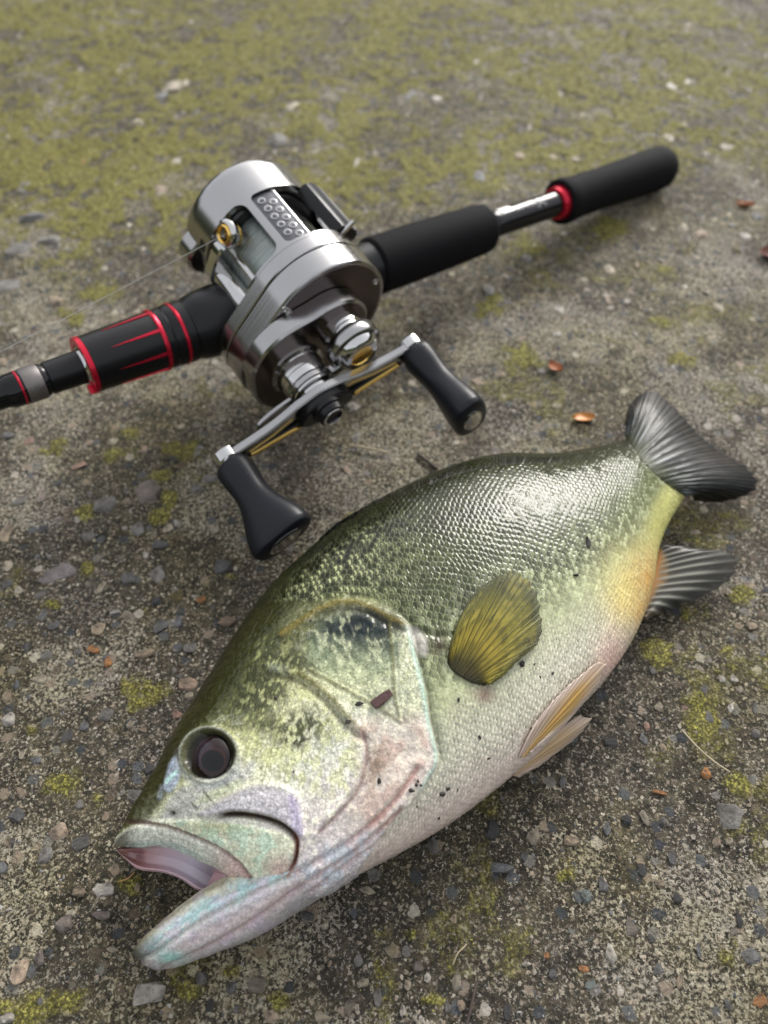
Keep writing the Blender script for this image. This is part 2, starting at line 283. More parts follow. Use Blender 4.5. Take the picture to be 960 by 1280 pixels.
PICK = zone(0, 540, 3, [(565,220,115,105,'pinkgrey'),(385,275,105,80,'grey'),(205,515,215,150,'purplegrey'),(295,128,64,36,'pink'),(540,60,60,45,'tanpink'),(215,195,38,38,'darkblue'),(75,260,60,42,'grey'),(155,245,36,58,'pinkgrey'),
 (20,390,72,80,'tan'),(28,500,50,50,'cream'),(520,360,60,64,'grey'),(605,420,80,46,'darkgrey'),(480,550,80,58,'bluegrey'),(595,530,70,80,'grey'),(378,585,30,52,'cream'),(665,615,62,50,'olive'),(585,635,40,36,'darkblue'),(840,500,84,80,'bluegrey'),
 (808,356,46,60,'cream'),(668,343,36,26,'white'),(630,365,46,38,'cream'),(855,705,78,48,'tanpink'),(755,625,42,32,'orange'),(200,725,60,42,'bluegrey'),(160,690,40,52,'bluegrey'),(365,740,72,50,'tan'),(665,710,38,52,'blue'),(25,575,52,46,'bluegrey'),
 (155,610,48,36,'grey'),(735,215,52,46,'grey'),(790,175,80,42,'grey'),(735,80,84,70,'grey'),(110,35,42,42,'pink'),(35,10,60,30,'bluegrey'),(330,390,60,40,'grey'),(600,730,60,64,'bluegrey'),(470,360,26,24,'white'),(545,458,28,26,'white'),(910,462,28,24,'cream'),(755,262,22,14,'white')]) \
 + zone(0, 800, 2.667, [(60,580,62,58,'bluegrey'),(200,640,84,62,'pinktan'),(490,1180,125,84,'white'),(10,755,44,52,'blue'),(60,1110,72,80,'pinktan'),(215,945,72,62,'pinkgrey'),(340,915,74,32,'pinkgrey'),(350,830,84,60,'white'),(260,840,52,36,'tan'),(270,675,72,72,'darkgrey'),
 (150,720,52,62,'grey'),(625,150,78,60,'tanpink'),(630,185,34,32,'cream'),(130,130,62,40,'cream'),(55,150,32,30,'blue'),(30,265,68,46,'white'),(25,190,38,52,'tan'),(155,50,46,42,'grey'),(315,30,56,32,'orange'),(480,45,84,30,'tan'),(360,75,30,42,'orange'),(435,185,34,32,'darkblue'),
 (125,400,42,32,'blue'),(435,280,30,36,'cream'),(75,385,30,32,'cream'),(225,320,50,60,'darkgrey'),(455,525,84,60,'grey'),(385,765,52,50,'tan'),(455,830,42,46,'pinktan'),(375,1030,42,26,'cream'),(500,985,52,32,'grey'),(130,1060,46,52,'pinkgrey'),(350,250,62,52,'grey'),(590,245,46,36,'pink'),
 (630,25,62,42,'grey'),(333,180,22,26,'cream'),(285,285,42,44,'blue'),(235,75,36,30,'bluegrey'),(265,550,36,40,'grey'),(205,700,40,20,'cream'),(90,25,20,40,'bluegrey'),(670,1130,40,50,'grey'),(20,1262,60,40,'white'),(105,895,34,26,'tan'),(350,375,30,36,'cream')]) \
 + zone(260, 1040, 2.667, [(330,280,54,32,'bluegrey'),(515,505,48,32,'cream'),(480,585,52,50,'tangrey'),(565,555,40,62,'grey'),(650,600,26,42,'white'),(750,45,52,64,'grey'),(535,195,62,30,'cream'),(165,510,110,58,'tangrey'),(500,430,46,42,'grey'),(700,450,42,42,'pinkgrey'),(830,500,42,64,'cream'),
 (665,510,32,36,'cream'),(215,610,58,52,'pinktan'),(380,615,74,32,'cream'),(75,520,46,42,'bluegrey'),(5,580,30,50,'darkblue'),(270,520,44,50,'darkblue'),(930,450,22,20,'cream'),(800,580,30,40,'grey'),(845,580,30,40,'pinktan'),(95,590,26,30,'grey'),(405,440,18,24,'tan'),(660,465,22,18,'cream'),(820,290,30,40,'pinktan')]) \
 + zone(600, 960, 2.667, [(75,330,98,46,'blue'),(45,200,52,92,'dark'),(180,225,52,62,'tangrey'),(305,240,64,46,'tan'),(355,430,38,52,'bluegreen'),(412,385,46,52,'bluegrey'),(435,615,48,66,'white'),(370,720,46,42,'bluegreen'),(90,815,36,62,'darkblue'),(840,165,112,104,'grey'),(905,30,62,52,'grey'),(755,15,42,42,'orange'),
 (600,80,58,18,'orange'),(935,775,58,50,'orange'),(905,630,72,62,'bluegrey'),(660,435,36,38,'darkblue'),(600,385,42,30,'tan'),(865,500,26,52,'dark'),(540,340,36,46,'darkblue'),(345,670,42,26,'orange'),(222,625,22,26,'orange'),(150,650,22,22,'white'),(505,530,52,62,'pinkgrey'),(665,710,26,52,'tan'),(425,200,30,52,'blue'),
 (275,45,26,42,'blue'),(550,165,30,62,'tangrey'),(490,170,46,32,'darkblue'),(710,230,26,20,'white'),(790,245,32,40,'pinktan'),(945,170,32,32,'darkblue'),(610,175,22,26,'grey'),(155,295,40,30,'bluegrey'),(640,300,40,50,'bluegrey'),(730,610,24,50,'blue'),(595,675,36,40,'bluegrey'),(300,805,24,28,'cream'),(830,245,30,34,'cream')]) \
 + zone(720, 640, 4, [(595,100,64,42,'cream'),(720,125,52,42,'cream'),(650,880,84,64,'bluegrey'),(730,830,42,52,'white'),(790,835,52,46,'white'),(820,890,42,42,'cream'),(775,975,36,56,'white'),(665,1020,66,112,'bluegrey'),(895,985,32,72,'grey'),(415,970,52,52,'cream'),(440,735,42,62,'tan'),(390,795,52,42,'grey'),(175,1150,84,64,'darkblue'),
 (620,785,42,52,'cream'),(545,975,52,32,'pink'),(880,565,62,52,'tan'),(500,695,52,32,'tan'),(860,370,72,42,'tan'),(890,90,40,44,'cream'),(595,1100,30,30,'cream'),(665,1160,34,30,'pinktan'),(900,1105,60,50,'grey'),(340,1130,44,60,'blue'),(845,270,30,20,'white'),(930,710,30,34,'blue'),(355,1070,34,50,'pink'),(770,400,40,50,'cream')]) \
 + zone(580, 240, 2.526, [(300,370,38,36,'white'),(293,450,36,26,'white'),(460,245,42,36,'cream'),(885,135,46,30,'white'),(745,135,46,36,'pinktan'),(690,115,46,26,'cream'),(800,360,32,44,'cream'),(200,210,46,30,'grey'),(340,455,36,30,'dark'),(515,345,26,26,'white'),(455,345,26,26,'pinktan'),(860,180,36,26,'olive'),(880,550,38,36,'tan'),(470,490,26,20,'cream'),(115,580,34,30,'tan'),(180,465,40,22,'pinktan'),(215,495,26,20,'pink'),(130,265,24,24,'cream'),(585,505,24,20,'tan'),(880,38,50,20,'orange'),(925,80,34,30,'blue'),(80,310,60,44,'grey')]) \
 + [(22,312,40,20,'grey'),(10,355,36,18,'grey'),(98,462,30,16,'grey'),(60,300,36,14,'grey'),(212,110,30,16,'cream'),(170,155,22,10,'cream'),(222,203,16,14,'white'),(230,105,12,10,'cream'),(365,132,26,12,'cream'),(12,170,12,8,'white'),(40,272,40,12,'bluegrey'),(200,120,16,16,'blue'),(345,178,40,14,'grey'),(447,205,16,14,'white'),(690,196,16,9,'tan'),(720,200,18,9,'cream'),(840,170,24,14,'cream'),(910,182,22,14,'cream'),(856,103,16,12,'white'),(840,108,14,10,'white'),(547,122,16,10,'white'),(595,78,16,8,'white'),(515,118,22,14,'blue'),(600,222,22,16,'blue'),(650,195,20,9,'tan'),(700,118,18,10,'cream'),(200,238,24,12,'pinktan'),(108,200,12,10,'orange'),(30,235,26,14,'grey'),(70,375,24,12,'tan')]
taken = []; stones = []
def add_stone(x, y, w, d, ang, c, lift):
    o = bpy.data.objects.new('stone', STM[random.randrange(len(STM))]); SC.collection.objects.link(o); o.parent = ground
    h = min(w, d)*random.uniform(.38, .6); z = float(ground_height(np.array([x]), np.array([y]))[0])*.5
    o.scale = (w/2*MM, d/2*MM, h/2*MM*1.2); o.rotation_euler = (random.uniform(-.12, .12), random.uniform(-.12, .12), ang)
    o.location = (x*MM, y*MM, (z+lift-h*.10)*MM); k = random.uniform(1.0, 1.45); o.color = (c[0]*k, c[1]*k, c[2]*k, 1); taken.append((x, y, max(w, d)/2)); stones.append(o)
for (px, py, w, h, c) in PICK:
    p = at(px, py); Z = (p-CP)@FW; sw = w*Z/FPX; sin_e = (CAMH)/np.linalg.norm(p-CP); sh = h*Z/FPX/max(.35, sin_e)
    sw, sh = sw*1.06, min(sh, 2.2*sw)*1.06; add_stone(p[0], p[1], sw, sh, random.uniform(-.3, .3), PAL[c], .25 if c != 'purplegrey' else -.6)
keys = ['grey', 'pinkgrey', 'tangrey', 'bluegrey', 'tan', 'cream', 'pinktan', 'darkgrey', 'darkblue', 'white', 'grey', 'tangrey']
tries = 0
while len(stones) < 298 and tries < 9000:
    tries += 1; px, py = random.uniform(-10, 970), random.uniform(0, 1280)**1.0; p = at(px, py); Z = (p-CP)@FW
    s = random.uniform(10, 19)*Z/FPX
    if any((p[0]-a)**2+(p[1]-b)**2 < (s*.6+r)**2 for a, b, r in taken): continue
    add_stone(p[0], p[1], s*random.uniform(.9, 1.5), s*random.uniform(.7, 1.2), random.uniform(0, 3.14), PAL[random.choice(keys)], random.uniform(-.2, .3))
# the countless smaller grit, one mesh
def scatter_bits(n, xs, ys, sz, cols, nverts, flat, sink):
    Vs, Fs, Cs = [], [], []
    protos = []
    for q in range(8):
        bm = bmesh.new(); r = random.Random(900+q)
        for i in range(nverts):
            v = Vector((r.gauss(0, 1), r.gauss(0, 1), r.gauss(0, 1))).normalized()*r.uniform(.75, 1); bm.verts.new((v.x, v.y, v.z*flat))
        bmesh.ops.convex_hull(bm, input=bm.verts); bmesh.ops.triangulate(bm, faces=bm.faces); bm.verts.ensure_lookup_table(); bm.verts.index_update()
        protos.append((np.array([v.co[:] for v in bm.verts]), np.array([[v.index for v in f.verts] for f in bm.faces]))); bm.free()
    off = 0; hz = ground_height(xs, ys)
    for i in range(n):
        pv, pf = protos[i % 8]; a = RNG.uniform(0, 6.28); c, s = math.cos(a), math.sin(a); st = RNG.uniform(.7, 1.4)
        q = pv*np.array([sz[i]*st, sz[i]/st, sz[i]]); q = np.stack([q[:, 0]*c-q[:, 1]*s+xs[i], q[:, 0]*s+q[:, 1]*c+ys[i], q[:, 2]+hz[i]+sink*sz[i]], -1)
        Vs.append(q); Fs.append(pf+off); off += len(q); Cs.append(np.repeat(cols[i][None], len(q), 0))
    return np.vstack(Vs), np.vstack(Fs), np.vstack(Cs)
GN = NT('grit'); ga = GN.n('ShaderNodeAttribute', attribute_name='Col'); GN.l(ga.outputs['Color'], GN.b.inputs['Base Color']); GN.set(Roughness=.6)
ng = 11000; py_ = RNG.uniform(0, 1285, ng); px_ = RNG.uniform(-20, 980, ng); gpt = np.array([at(a, b) for a, b in zip(px_, py_)]); Zg = (gpt-CP)@FW
gs = np.clip(RNG.lognormal(math.log(1.7), .45, ng), .7, 4.2)*Zg/FPX*np.where(py_ < 420, 1.35, 1.)
pc = np.array([PAL[k] for k in ('grey', 'tangrey', 'tan', 'cream', 'pinktan', 'bluegrey', 'darkgrey', 'dark', 'pinkgrey', 'white', 'tan', 'darkgrey')])
gc = pc[RNG.randint(0, len(pc), ng)]*RNG.uniform(.4, .95, (ng, 1))*np.where(py_ < 420, 1.3, 1.)[:, None]
v, f, c = scatter_bits(ng, gpt[:, 0], gpt[:, 1], gs, gc, 9, .6, -.12)
tag(mesh('grit', v, f, GN.m, ground, smooth=False, col=c), kind='stuff')
# moss tufts, one mesh of tiny cushions
MN = NT('moss'); ma = MN.n('ShaderNodeAttribute', attribute_name='Col'); MN.l(ma.outputs['Color'], MN.b.inputs['Base Color']); MN.set(Roughness=.9)
w = (moss**1.5); wt = w*np.gradient(GX, axis=1).ravel()*np.gradient(GY, axis=0).ravel()/np.maximum(200, np.hypot(gx, gy))**1.2
wt = np.where((gp[:, 0] > -30) & (gp[:, 0] < 990) & (gp[:, 1] > -10) & (gp[:, 1] < 1300), wt, 0); nm = 17000
idx = RNG.choice(len(gx), nm, p=wt/wt.sum()); mxs = gx[idx]+RNG.normal(0, .6, nm); mys = gy[idx]+RNG.normal(0, .6, nm)
ms = RNG.uniform(.22, .5, nm)*np.clip(np.hypot(mxs, mys)/260, .8, 2.2)
mcol = np.array([.22, .20, .045])*RNG.uniform(.35, 1.5, (nm, 1))*np.array([1, 1, 1])+RNG.uniform(0, .05, (nm, 1))*np.array([1.1, .9, .1])
v, f, c = scatter_bits(nm, mxs, mys, ms, mcol, 6, .8, .5)
v[:, 2] += .4
tag(mesh('moss_cushions', v, f, MN.m, ground, smooth=False, col=c), kind='stuff')
#==FISH==
# ------------------------------------------------------------------ FISH
def C3(r, g, b):
    c = lin((r, g, b)); l = c@np.array([.2, .7, .1]); return c*(.42+.46*sst(.05, .5, l))
def sdpoly(P, poly):
    poly = np.array(poly, float); d = np.full(len(P), 1e9); ins = np.zeros(len(P), bool)
    lo = poly.min(0)-45; hi = poly.max(0)+45; m = ((P > lo) & (P < hi)).all(1); Q = P[m]
    dd = np.full(len(Q), 1e9); ii = np.zeros(len(Q), bool); n = len(poly)
    for i in range(n):
        a, b = poly[i], poly[(i+1) % n]; e = b-a; w_ = Q-a; t = np.clip((w_@e)/(e@e+1e-9), 0, 1)
        dd = np.minimum(dd, np.hypot(*(w_-t[:, None]*e).T))
        c = ((a[1] > Q[:, 1]) != (b[1] > Q[:, 1])); x = a[0]+(Q[:, 1]-a[1])*(e[0])/(e[1] if e[1] else 1e-9); ii ^= c & (Q[:, 0] < x)
    d[m] = np.where(ii, -dd, dd); return d
def dline(P, line):
    "distance to a polyline, its side (positive right of travel) and fraction along"
    line = np.array(line, float); d = np.full(len(P), 1e9); s = np.zeros(len(P)); fr = np.zeros(len(P)); n = len(line)-1
    for i in range(n):
        a, b = line[i], line[i+1]; e = b-a; w_ = P-a; t = np.clip((w_@e)/(e@e+1e-9), 0, 1); q = np.hypot(*(w_-t[:, None]*e).T)
        m = q < d; d = np.where(m, q, d); s = np.where(m, e[0]*w_[:, 1]-e[1]*w_[:, 0], s); fr = np.where(m, (i+t)/n, fr)
    return d, np.sign(s), fr
def sm(line, n=40): return crom(line, n)
def mixw(col, c, w): return col*(1-w[:, None])+np.asarray(c)*w[:, None]
def poly_w(P, poly, soft): return sst(soft, -soft, sdpoly(P, crom(poly, len(poly)*5, True)))

# stations: dorsal edge, ventral edge (photo pixels), mid height, upper half thickness (mm)
ST = [((147,1049),(146,1064),12,2.5),((158,1024),(176,1066),13,5),((176,992),(212,1065),14,8),((196,957),(250,1078),15,10.5),((217,917),(290,1098),16.5,13),((243,874),(335,1116),17.5,15.5),
 ((269,831),(388,1124),18.5,17.5),((299,783),(442,1096),19,19.5),((337,732),(500,1066),19.5,21),((387,684),(560,1031),20,22),((442,643),(625,983),20,22.5),((502,610),(681,934),19.5,22),((561,585),(727,884),18.5,20.5),
 ((620,571),(766,840),17,18.5),((680,571),(797,791),15.5,16),((730,563),(816,736),13.5,13),((764,556),(824,690),12,10.5),((783,549),(838,654),10.5,8),((797,545),(859,618),9.5,5.0),((806,547),(864,609),9.2,2.2),((812,551),(862,602),9.2,.8)]
def fit_rings(ST, it=7):
    D = np.array([s[0] for s in ST], float); V_ = np.array([s[1] for s in ST], float); zm = np.array([s[2] for s in ST], float); T = np.array([s[3] for s in ST], float)
    a = np.array([at(*d, z) for d, z in zip(D, zm)]); b = np.array([at(*v_, z) for v_, z in zip(V_, zm)]); c = (a+b)/2; h = (a-b)/2
    al = np.linspace(0, 2*np.pi, 72)
    for _ in range(it):
        for i in range(len(ST)):
            X = c[i]+np.cos(al)[:, None]*h[i]; sn = np.sin(al); X[:, 2] = zm[i]+np.where(sn > 0, T[i]*np.abs(sn)**.9, -(zm[i]-.2)*np.abs(sn)**.75)
            n = D[i]-V_[i]; L = np.linalg.norm(n); n = n/L; q = (pix(X)-V_[i])@n; hi, lo = q.max(), q.min(); hl = np.linalg.norm(h[i]); mp = 2*hl/(hi-lo)
            u = h[i]/hl; c[i] = c[i]+u*((L-hi)+(0-lo))/2*mp*.8; h[i] = h[i]*(1+.8*(L/(hi-lo)-1))
    return c, h, zm, T
def spl(A, ch, q):
    "resample station arrays along chord parameter with a smooth (monotone-ish) cubic"
    A = np.asarray(A, float); A2 = A.reshape(len(A), -1); out = []
    m = np.gradient(A2, ch, axis=0)
    i = np.clip(np.searchsorted(ch, q)-1, 0, len(ch)-2); hh_ = (ch[i+1]-ch[i])[:, None]; t = ((q-ch[i])[:, None])/hh_
    r = (2*t**3-3*t**2+1)*A2[i]+(t**3-2*t**2+t)*hh_*m[i]+(-2*t**3+3*t**2)*A2[i+1]+(t**3-t**2)*hh_*m[i+1]
    return r.reshape((len(q),)+A.shape[1:])
def loft(ST, nu, na, nb, round_end=True):
    c, h, zm, T = fit_rings(ST); ch = np.concatenate([[0], np.cumsum(np.linalg.norm(np.diff(c, axis=0), axis=1))]); q = np.linspace(0, ch[-1], nu)
    c, h, zm, T = spl(c, ch, q), spl(h, ch, q), spl(zm, ch, q), spl(T, ch, q)
    al = np.concatenate([np.linspace(0, np.pi, na, endpoint=False), np.pi+np.linspace(0, np.pi, nb, endpoint=False)])
    sn, cs = np.sin(al), np.cos(al)
    X = c[:, None, :]+cs[None, :, None]*h[:, None, :]
    X[..., 2] = zm[:, None]+np.where(sn > 0, T[:, None]*np.abs(sn)**.9, -(zm[:, None]-.2)*np.abs(sn)**.75)
    return X, q, np.linalg.norm(h, axis=1), al
def normals(X):
    du = np.gradient(X, axis=0); dv = np.roll(X, -1, 1)-np.roll(X, 1, 1); n = -np.cross(du, dv); n /= np.linalg.norm(n, axis=-1, keepdims=True)+1e-9
    return n

HEAD = sm([(120,1075),(150,1010),(200,945),(262,838),(318,768),(352,752),(394,752),(428,745),(470,750),(510,778),(521,819),(532,862),(538,900),(548,948),(534,978),(516,1002),(480,1040),(440,1105),(400,1180),(300,1250),(150,1260)], 120)
GILL = sm([(488,766),(510,782),(519,806),(521,830),(531,862),(538,900),(546,930),(546,950),(533,976),(515,1000),(478,1040),(440,1098)], 60)
ARCH = sm([(352,792),(372,778),(388,768),(405,758),(427,752),(456,756),(484,770),(506,781),(530,783),(556,788)], 50)
PREOP = sm([(338,834),(360,839),(378,845),(409,868),(434,896),(453,914)], 30)
PREOP2 = sm([(453,914),(458,935),(456,960),(446,990),(425,1015),(400,1040)], 30)
def scales(s, t, p, q, a, b, seed):
    "overlapping scales: for each point the frontmost scale covering it -> (place along it -1..1, 0 centre..1 rim, hash, 1.. distance behind the rim of the scale in front)"
    i0 = np.floor(s/p); H = np.zeros(s.shape); E = np.zeros(s.shape); HS = np.zeros(s.shape); B = np.full(s.shape, 3.); done = np.zeros(s.shape, bool)
    for di in range(-3, 3):
        i = i0+di; o = (i % 2)*.5
        for dj in (-1, 0, 1):
            j = np.floor(t/q-o)+dj; sc = i*p+(hsh(i, j, seed)-.5)*.12*p; tc_ = (j+o)*q+q/2; x = (s-sc)/a; y = (t-tc_)/b; d = np.sqrt(x*x+y*y)
            m = (~done) & (d < 1); H = np.where(m, x, H); E = np.where(m, d, E); HS = np.where(m, hsh(i, j, seed+3), HS)
            B = np.where((~done) & (d >= 1) & (x > 0), np.minimum(B, d), B); done |= m
    return H, E, HS, B

NU, NA, NB = 720, 400, 70
X, S_, HW, AL = loft(ST, NU, NA, NB)
Nn = normals(X)
SS = np.repeat(S_[:, None], NA+NB, 1); LEN = S_[-1]
top = np.sin(AL)[None, :]*np.ones((NU, 1)); W_ = np.cos(AL)[None, :]*np.ones((NU, 1))
# surface distance across the flank for the scale rows
dv = np.linalg.norm(np.diff(X, axis=1), axis=-1); TT = np.concatenate([np.zeros((NU, 1)), np.cumsum(dv, 1)], 1); TT = TT-TT[:, NA//2][:, None]
sh = X.shape; P = pix(X.reshape(-1, 3)); topf = top.ravel(); up = sst(-.05, .2, topf)
fs, ft, fw = SS.ravel(), TT.ravel(), W_.ravel()
Q = (1-fw)/2                                             # 0 back .. 1 belly
nearP = fbm(fs/3.1, ft/3.1, 71, 4); nearF = fbm(fs/1.1, ft/1.1, 73, 3); nearB = fbm(fs/12, ft/9, 75, 4)
dh = sdpoly(P, HEAD); head = sst(3, -3, dh)*1.0
# faces of the body: scale relief
wx = (fbm(fs/10, ft/10, 141, 3)-.5)*2.2; wy = (fbm(fs/10, ft/10, 143, 3)-.5)*2.2; ftn = ft*np.repeat(np.clip(HW.max()/HW, 1, 2.2)**.55, NA+NB)
Hs, Es, Hh, Bs = scales(fs+wx, ftn+wy, 1.45, 2.5, 2.1, 1.62, 5)
Hc, Ec, Hch, Bc = scales(fs+ft*.3+wx*.6, ft+wy*.6, 1.12, 1.95, 1.62, 1.26, 15)       # smaller cheek and belly scales
bellyw = sst(.70, .86, Q+.04*(nearB-.5))
rim = sst(.80, .97, Es); rimc = sst(.8, .97, Ec)
sc_on = (1-head)*sst(0, .06, (LEN-fs)/LEN*2)
disp = sc_on*((Hs*.17-np.exp(-(Bs-1)/.10)*.13)*(.6+.7*Hh)*(1-bellyw)+(Hc*.22-np.exp(-(Bc-1)/.2)*.18)*bellyw)
opw = poly_w(P, [(385,790),(430,762),(490,785),(520,830),(535,880),(505,905),(440,880),(390,835)], 10)
ckw = poly_w(P, [(330,800),(375,850),(430,905),(448,930),(440,990),(390,990),(320,960),(300,920),(310,860)], 12)
disp = disp+head*(opw*((fbm(fs/1.7, ft/1.7, 161, 3)-.5)*.5)+ckw*(Hc*.09-rimc*.10)+(nearP-.5)*.5+(nearF-.5)*.3+(fbm(fs/.55, ft/.55, 151, 2)-.5)*.12)
# gill cover stands proud of the shoulder and ends in a soft edge
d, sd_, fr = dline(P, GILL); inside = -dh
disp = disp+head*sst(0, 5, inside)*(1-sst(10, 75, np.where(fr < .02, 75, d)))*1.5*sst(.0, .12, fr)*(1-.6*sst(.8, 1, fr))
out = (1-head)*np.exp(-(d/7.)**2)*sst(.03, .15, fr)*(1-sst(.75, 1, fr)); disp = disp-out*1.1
gill_edge = np.exp(-((dh+4)/3.5)**2)*sst(.05, .15, fr)*(1-sst(.72, .85, fr))
d2, s2, f2 = dline(P, ARCH); arch = np.exp(-(d2/3.6)**2); archb = np.exp(-((d2-8)/5.)**2)*(s2 > 0)
disp = disp+(arch*.22-archb*.5)*up*(.5+nearP)
d3, s3, f3 = dline(P, PREOP); pre = np.exp(-(d3/5.)**2)*sst(0, .3, f3+.12); preg = np.exp(-((d3-9)/4.5)**2)*(s3 > 0)
disp = disp+(pre*.34-preg*.4)*(.45+1.1*nearP)
d4, s4, f4 = dline(P, PREOP2); disp = disp-np.exp(-(d4/3.)**2)*.35+np.exp(-((d4-8)/6.)**2)*.35*(s4 > 0)
OPR = [sm([(487,776),(491,825),(494,872),(500,902)]), sm([(387,837),(430,860),(470,882),(500,902)])]
oprw = np.zeros(len(P))
for L_ in OPR:
    dd, ss, ff = dline(P, L_); oprw = np.maximum(oprw, np.exp(-(dd/2.4)**2)); disp = disp+(np.exp(-(dd/2.6)**2)*.14-np.exp(-((dd-4)/2.2)**2)*.14)*(.3+1.4*nearP)
# eye socket
EYE = (261.5, 944.); de = np.hypot((P[:, 0]-EYE[0])*.97, P[:, 1]-EYE[1]); 
disp = disp-sst(34, 24, de)*1.3*up+np.exp(-((de-34)/4.)**2)*.5*up
# upper jaw plate, the slit above it and the fold that covers the slit
MAX = [(186,1028),(230,1025),(262,1027),(296,1030),(330,1036),(358,1043),(368,1056),(365,1073),(355,1092),(342,1102),(328,1106),(314,1098),(297,1075),(272,1058),(234,1042)]
FOLD = [(247,1017),(280,997),(310,983),(337,980),(362,987),(375,1003),(379,1028),(380,1046),(371,1043),(349,1025),(320,1017),(294,1014),(265,1020)]
LIP = [(142,1060),(150,1044),(180,1030),(230,1043),(272,1060),(297,1077),(320,1101),(318,1112),(300,1108),(270,1090),(238,1068),(200,1060),(165,1062)]
SLIT = sm([(262,1023),(288,1018),(316,1020),(344,1028),(362,1039),(371,1052),(369,1075),(358,1096)])
SLIT2 = sm([(160,1027),(200,1031),(232,1041),(272,1058),(298,1077),(322,1104)])
mxw, fow, liw = poly_w(P, MAX, 3), poly_w(P, FOLD, 4), poly_w(P, LIP, 3)
dS, _, fS = dline(P, SLIT); dS2, _, fS2 = dline(P, SLIT2); wS = 3.4-1.6*sst(.55, .8, fS)
slit = np.exp(-(dS/wS)**2)*sst(0, .12, fS)*(1-sst(.85, 1, fS)); slit2 = np.exp(-(dS2/2.4)**2)
disp = disp+up*(mxw*.55+fow*.9+liw*.7-slit*2.0-slit2*.9)
NOST = [(214,1017,7,6)]
for a, b, r1, r2 in NOST: disp = disp-np.exp(-(((P[:, 0]-a)/r1)**2+((P[:, 1]-b)/r2)**2))*.9
# throat folds
THR = [sm([(372,1090),(410,1068),(450,1040),(492,1000),(520,960)]), sm([(360,1118),(410,1085),(455,1052),(500,1010)]), sm([(330,1150),(380,1120),(430,1080),(480,1046)])]
thr = np.zeros(len(P))
for L_ in THR:
    dd, ss, ff = dline(P, L_); g = np.exp(-(dd/3.2)**2)*up; thr = np.maximum(thr, g); disp = disp-g*.55+np.exp(-((dd-8)/5)**2)*.25*up
Xd = X.reshape(-1, 3)+Nn.reshape(-1, 3)*disp[:, None]*1.0

# ---- colours of the skin
def ramp1(x, stops):
    xs = [s[0] for s in stops]; cs = np.array([C3(*s[1]) for s in stops]); return np.stack([np.interp(x, xs, cs[:, k]) for k in range(3)], -1)
Qn = Q+.05*(nearB-.5)
col = ramp1(Qn, [(0, (38,42,14)),(.13, (52,57,22)),(.27, (72,80,34)),(.40, (88,99,50)),(.53, (98,108,68)),(.64, (126,134,96)),(.76, (176,180,142)),(.9, (222,219,198)),(1, (220,206,194))])
u_ = fs/LEN
# dark broken side patches
bl = np.zeros(len(P))
for a, b, r1, r2, k in [(470,715,60,30,.6),(560,735,70,34,.8),(620,690,60,26,.6),(650,660,60,20,.6),(520,660,80,24,.6),(440,690,50,30,.5),(700,700,50,22,.45),(600,640,80,20,.6),(690,640,70,18,.4),(540,620,80,18,.5),(740,610,60,18,.3),(630,745,55,22,.5)]:
    bl = np.maximum(bl, k*np.exp(-((P[:, 0]-a)/r1)**2-((P[:, 1]-b)/r2)**2))
bl = np.clip(bl*1.5*sst(.22, .55, nearB*.5+Hh*.5), 0, .92)*(1-head)
col = mixw(col, C3(30,35,28), bl)
# each scale: own tone, shade painted behind its rim, pale rear edge with painted glint
tone = (1+(Hh-.5)*.7*(1-bellyw)); col = col*np.where(sc_on > .5, tone, 1)[:, None]
mid = sst(.04, .16, Q)*sst(.80, .62, Q)*sc_on                 # big flank scales: painted shade in the pocket, thin pale glint on the rear rim
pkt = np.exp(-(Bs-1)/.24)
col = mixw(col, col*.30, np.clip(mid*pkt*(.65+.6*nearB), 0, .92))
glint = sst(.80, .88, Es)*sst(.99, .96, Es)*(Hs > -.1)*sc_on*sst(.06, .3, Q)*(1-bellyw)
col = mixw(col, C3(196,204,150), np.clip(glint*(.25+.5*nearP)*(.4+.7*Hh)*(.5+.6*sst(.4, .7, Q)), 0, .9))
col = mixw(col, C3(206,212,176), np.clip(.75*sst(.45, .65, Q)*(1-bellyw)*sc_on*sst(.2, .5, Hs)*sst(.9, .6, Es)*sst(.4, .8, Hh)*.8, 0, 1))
nape = sc_on*np.exp(-(((P[:, 0]-410)/95)**2+((P[:, 1]-710)/62)**2))*sst(.08, .2, Q)
col = mixw(col, C3(192,196,146), np.clip(nape*.95*sst(.30, .12, np.hypot((Hs-.45), (Es-.5)))*sst(.3, .65, Hh), 0, .95))
col = mixw(col, C3(112,114,82), bellyw*np.exp(-(Bc-1)/.3)*.95*(.5+Hch*.5)*sc_on); col = mixw(col, C3(222,224,206), bellyw*sc_on*sst(.5, .2, Ec)*.6*Hch)  # pocket shade and scale-centre glints painted into the belly colour
# green-gold toward the tail, orange by the anal fin, pink along the lowest belly
tailw = sst(.68, .9, u_)
col = mixw(col, C3(122,132,80), tailw*sst(.35, .55, Q)*.5); col = mixw(col, C3(186,184,104), tailw*sst(.68, .85, Q)*.75)
org = np.exp(-(((P[:, 0]-808)/22)**2+((P[:, 1]-728)/40)**2)); org = np.maximum(org, np.exp(-(((P[:, 0]-800)/26)**2+((P[:, 1]-762)/22)**2))); col = mixw(col, C3(214,150,72), np.clip(org*.6*(.4+nearP), 0, .9)); col = mixw(col, C3(222,200,104), np.exp(-(((P[:, 0]-778)/26)**2+((P[:, 1]-742)/44)**2))*.55)
pk = np.exp(-(((P[:, 0]-765)/22)**2+((P[:, 1]-826)/34)**2)); col = mixw(col, C3(214,172,160), pk*.7)
col = mixw(col, C3(226,205,196), sst(.93, 1, Q)*.6*(u_ < .6))
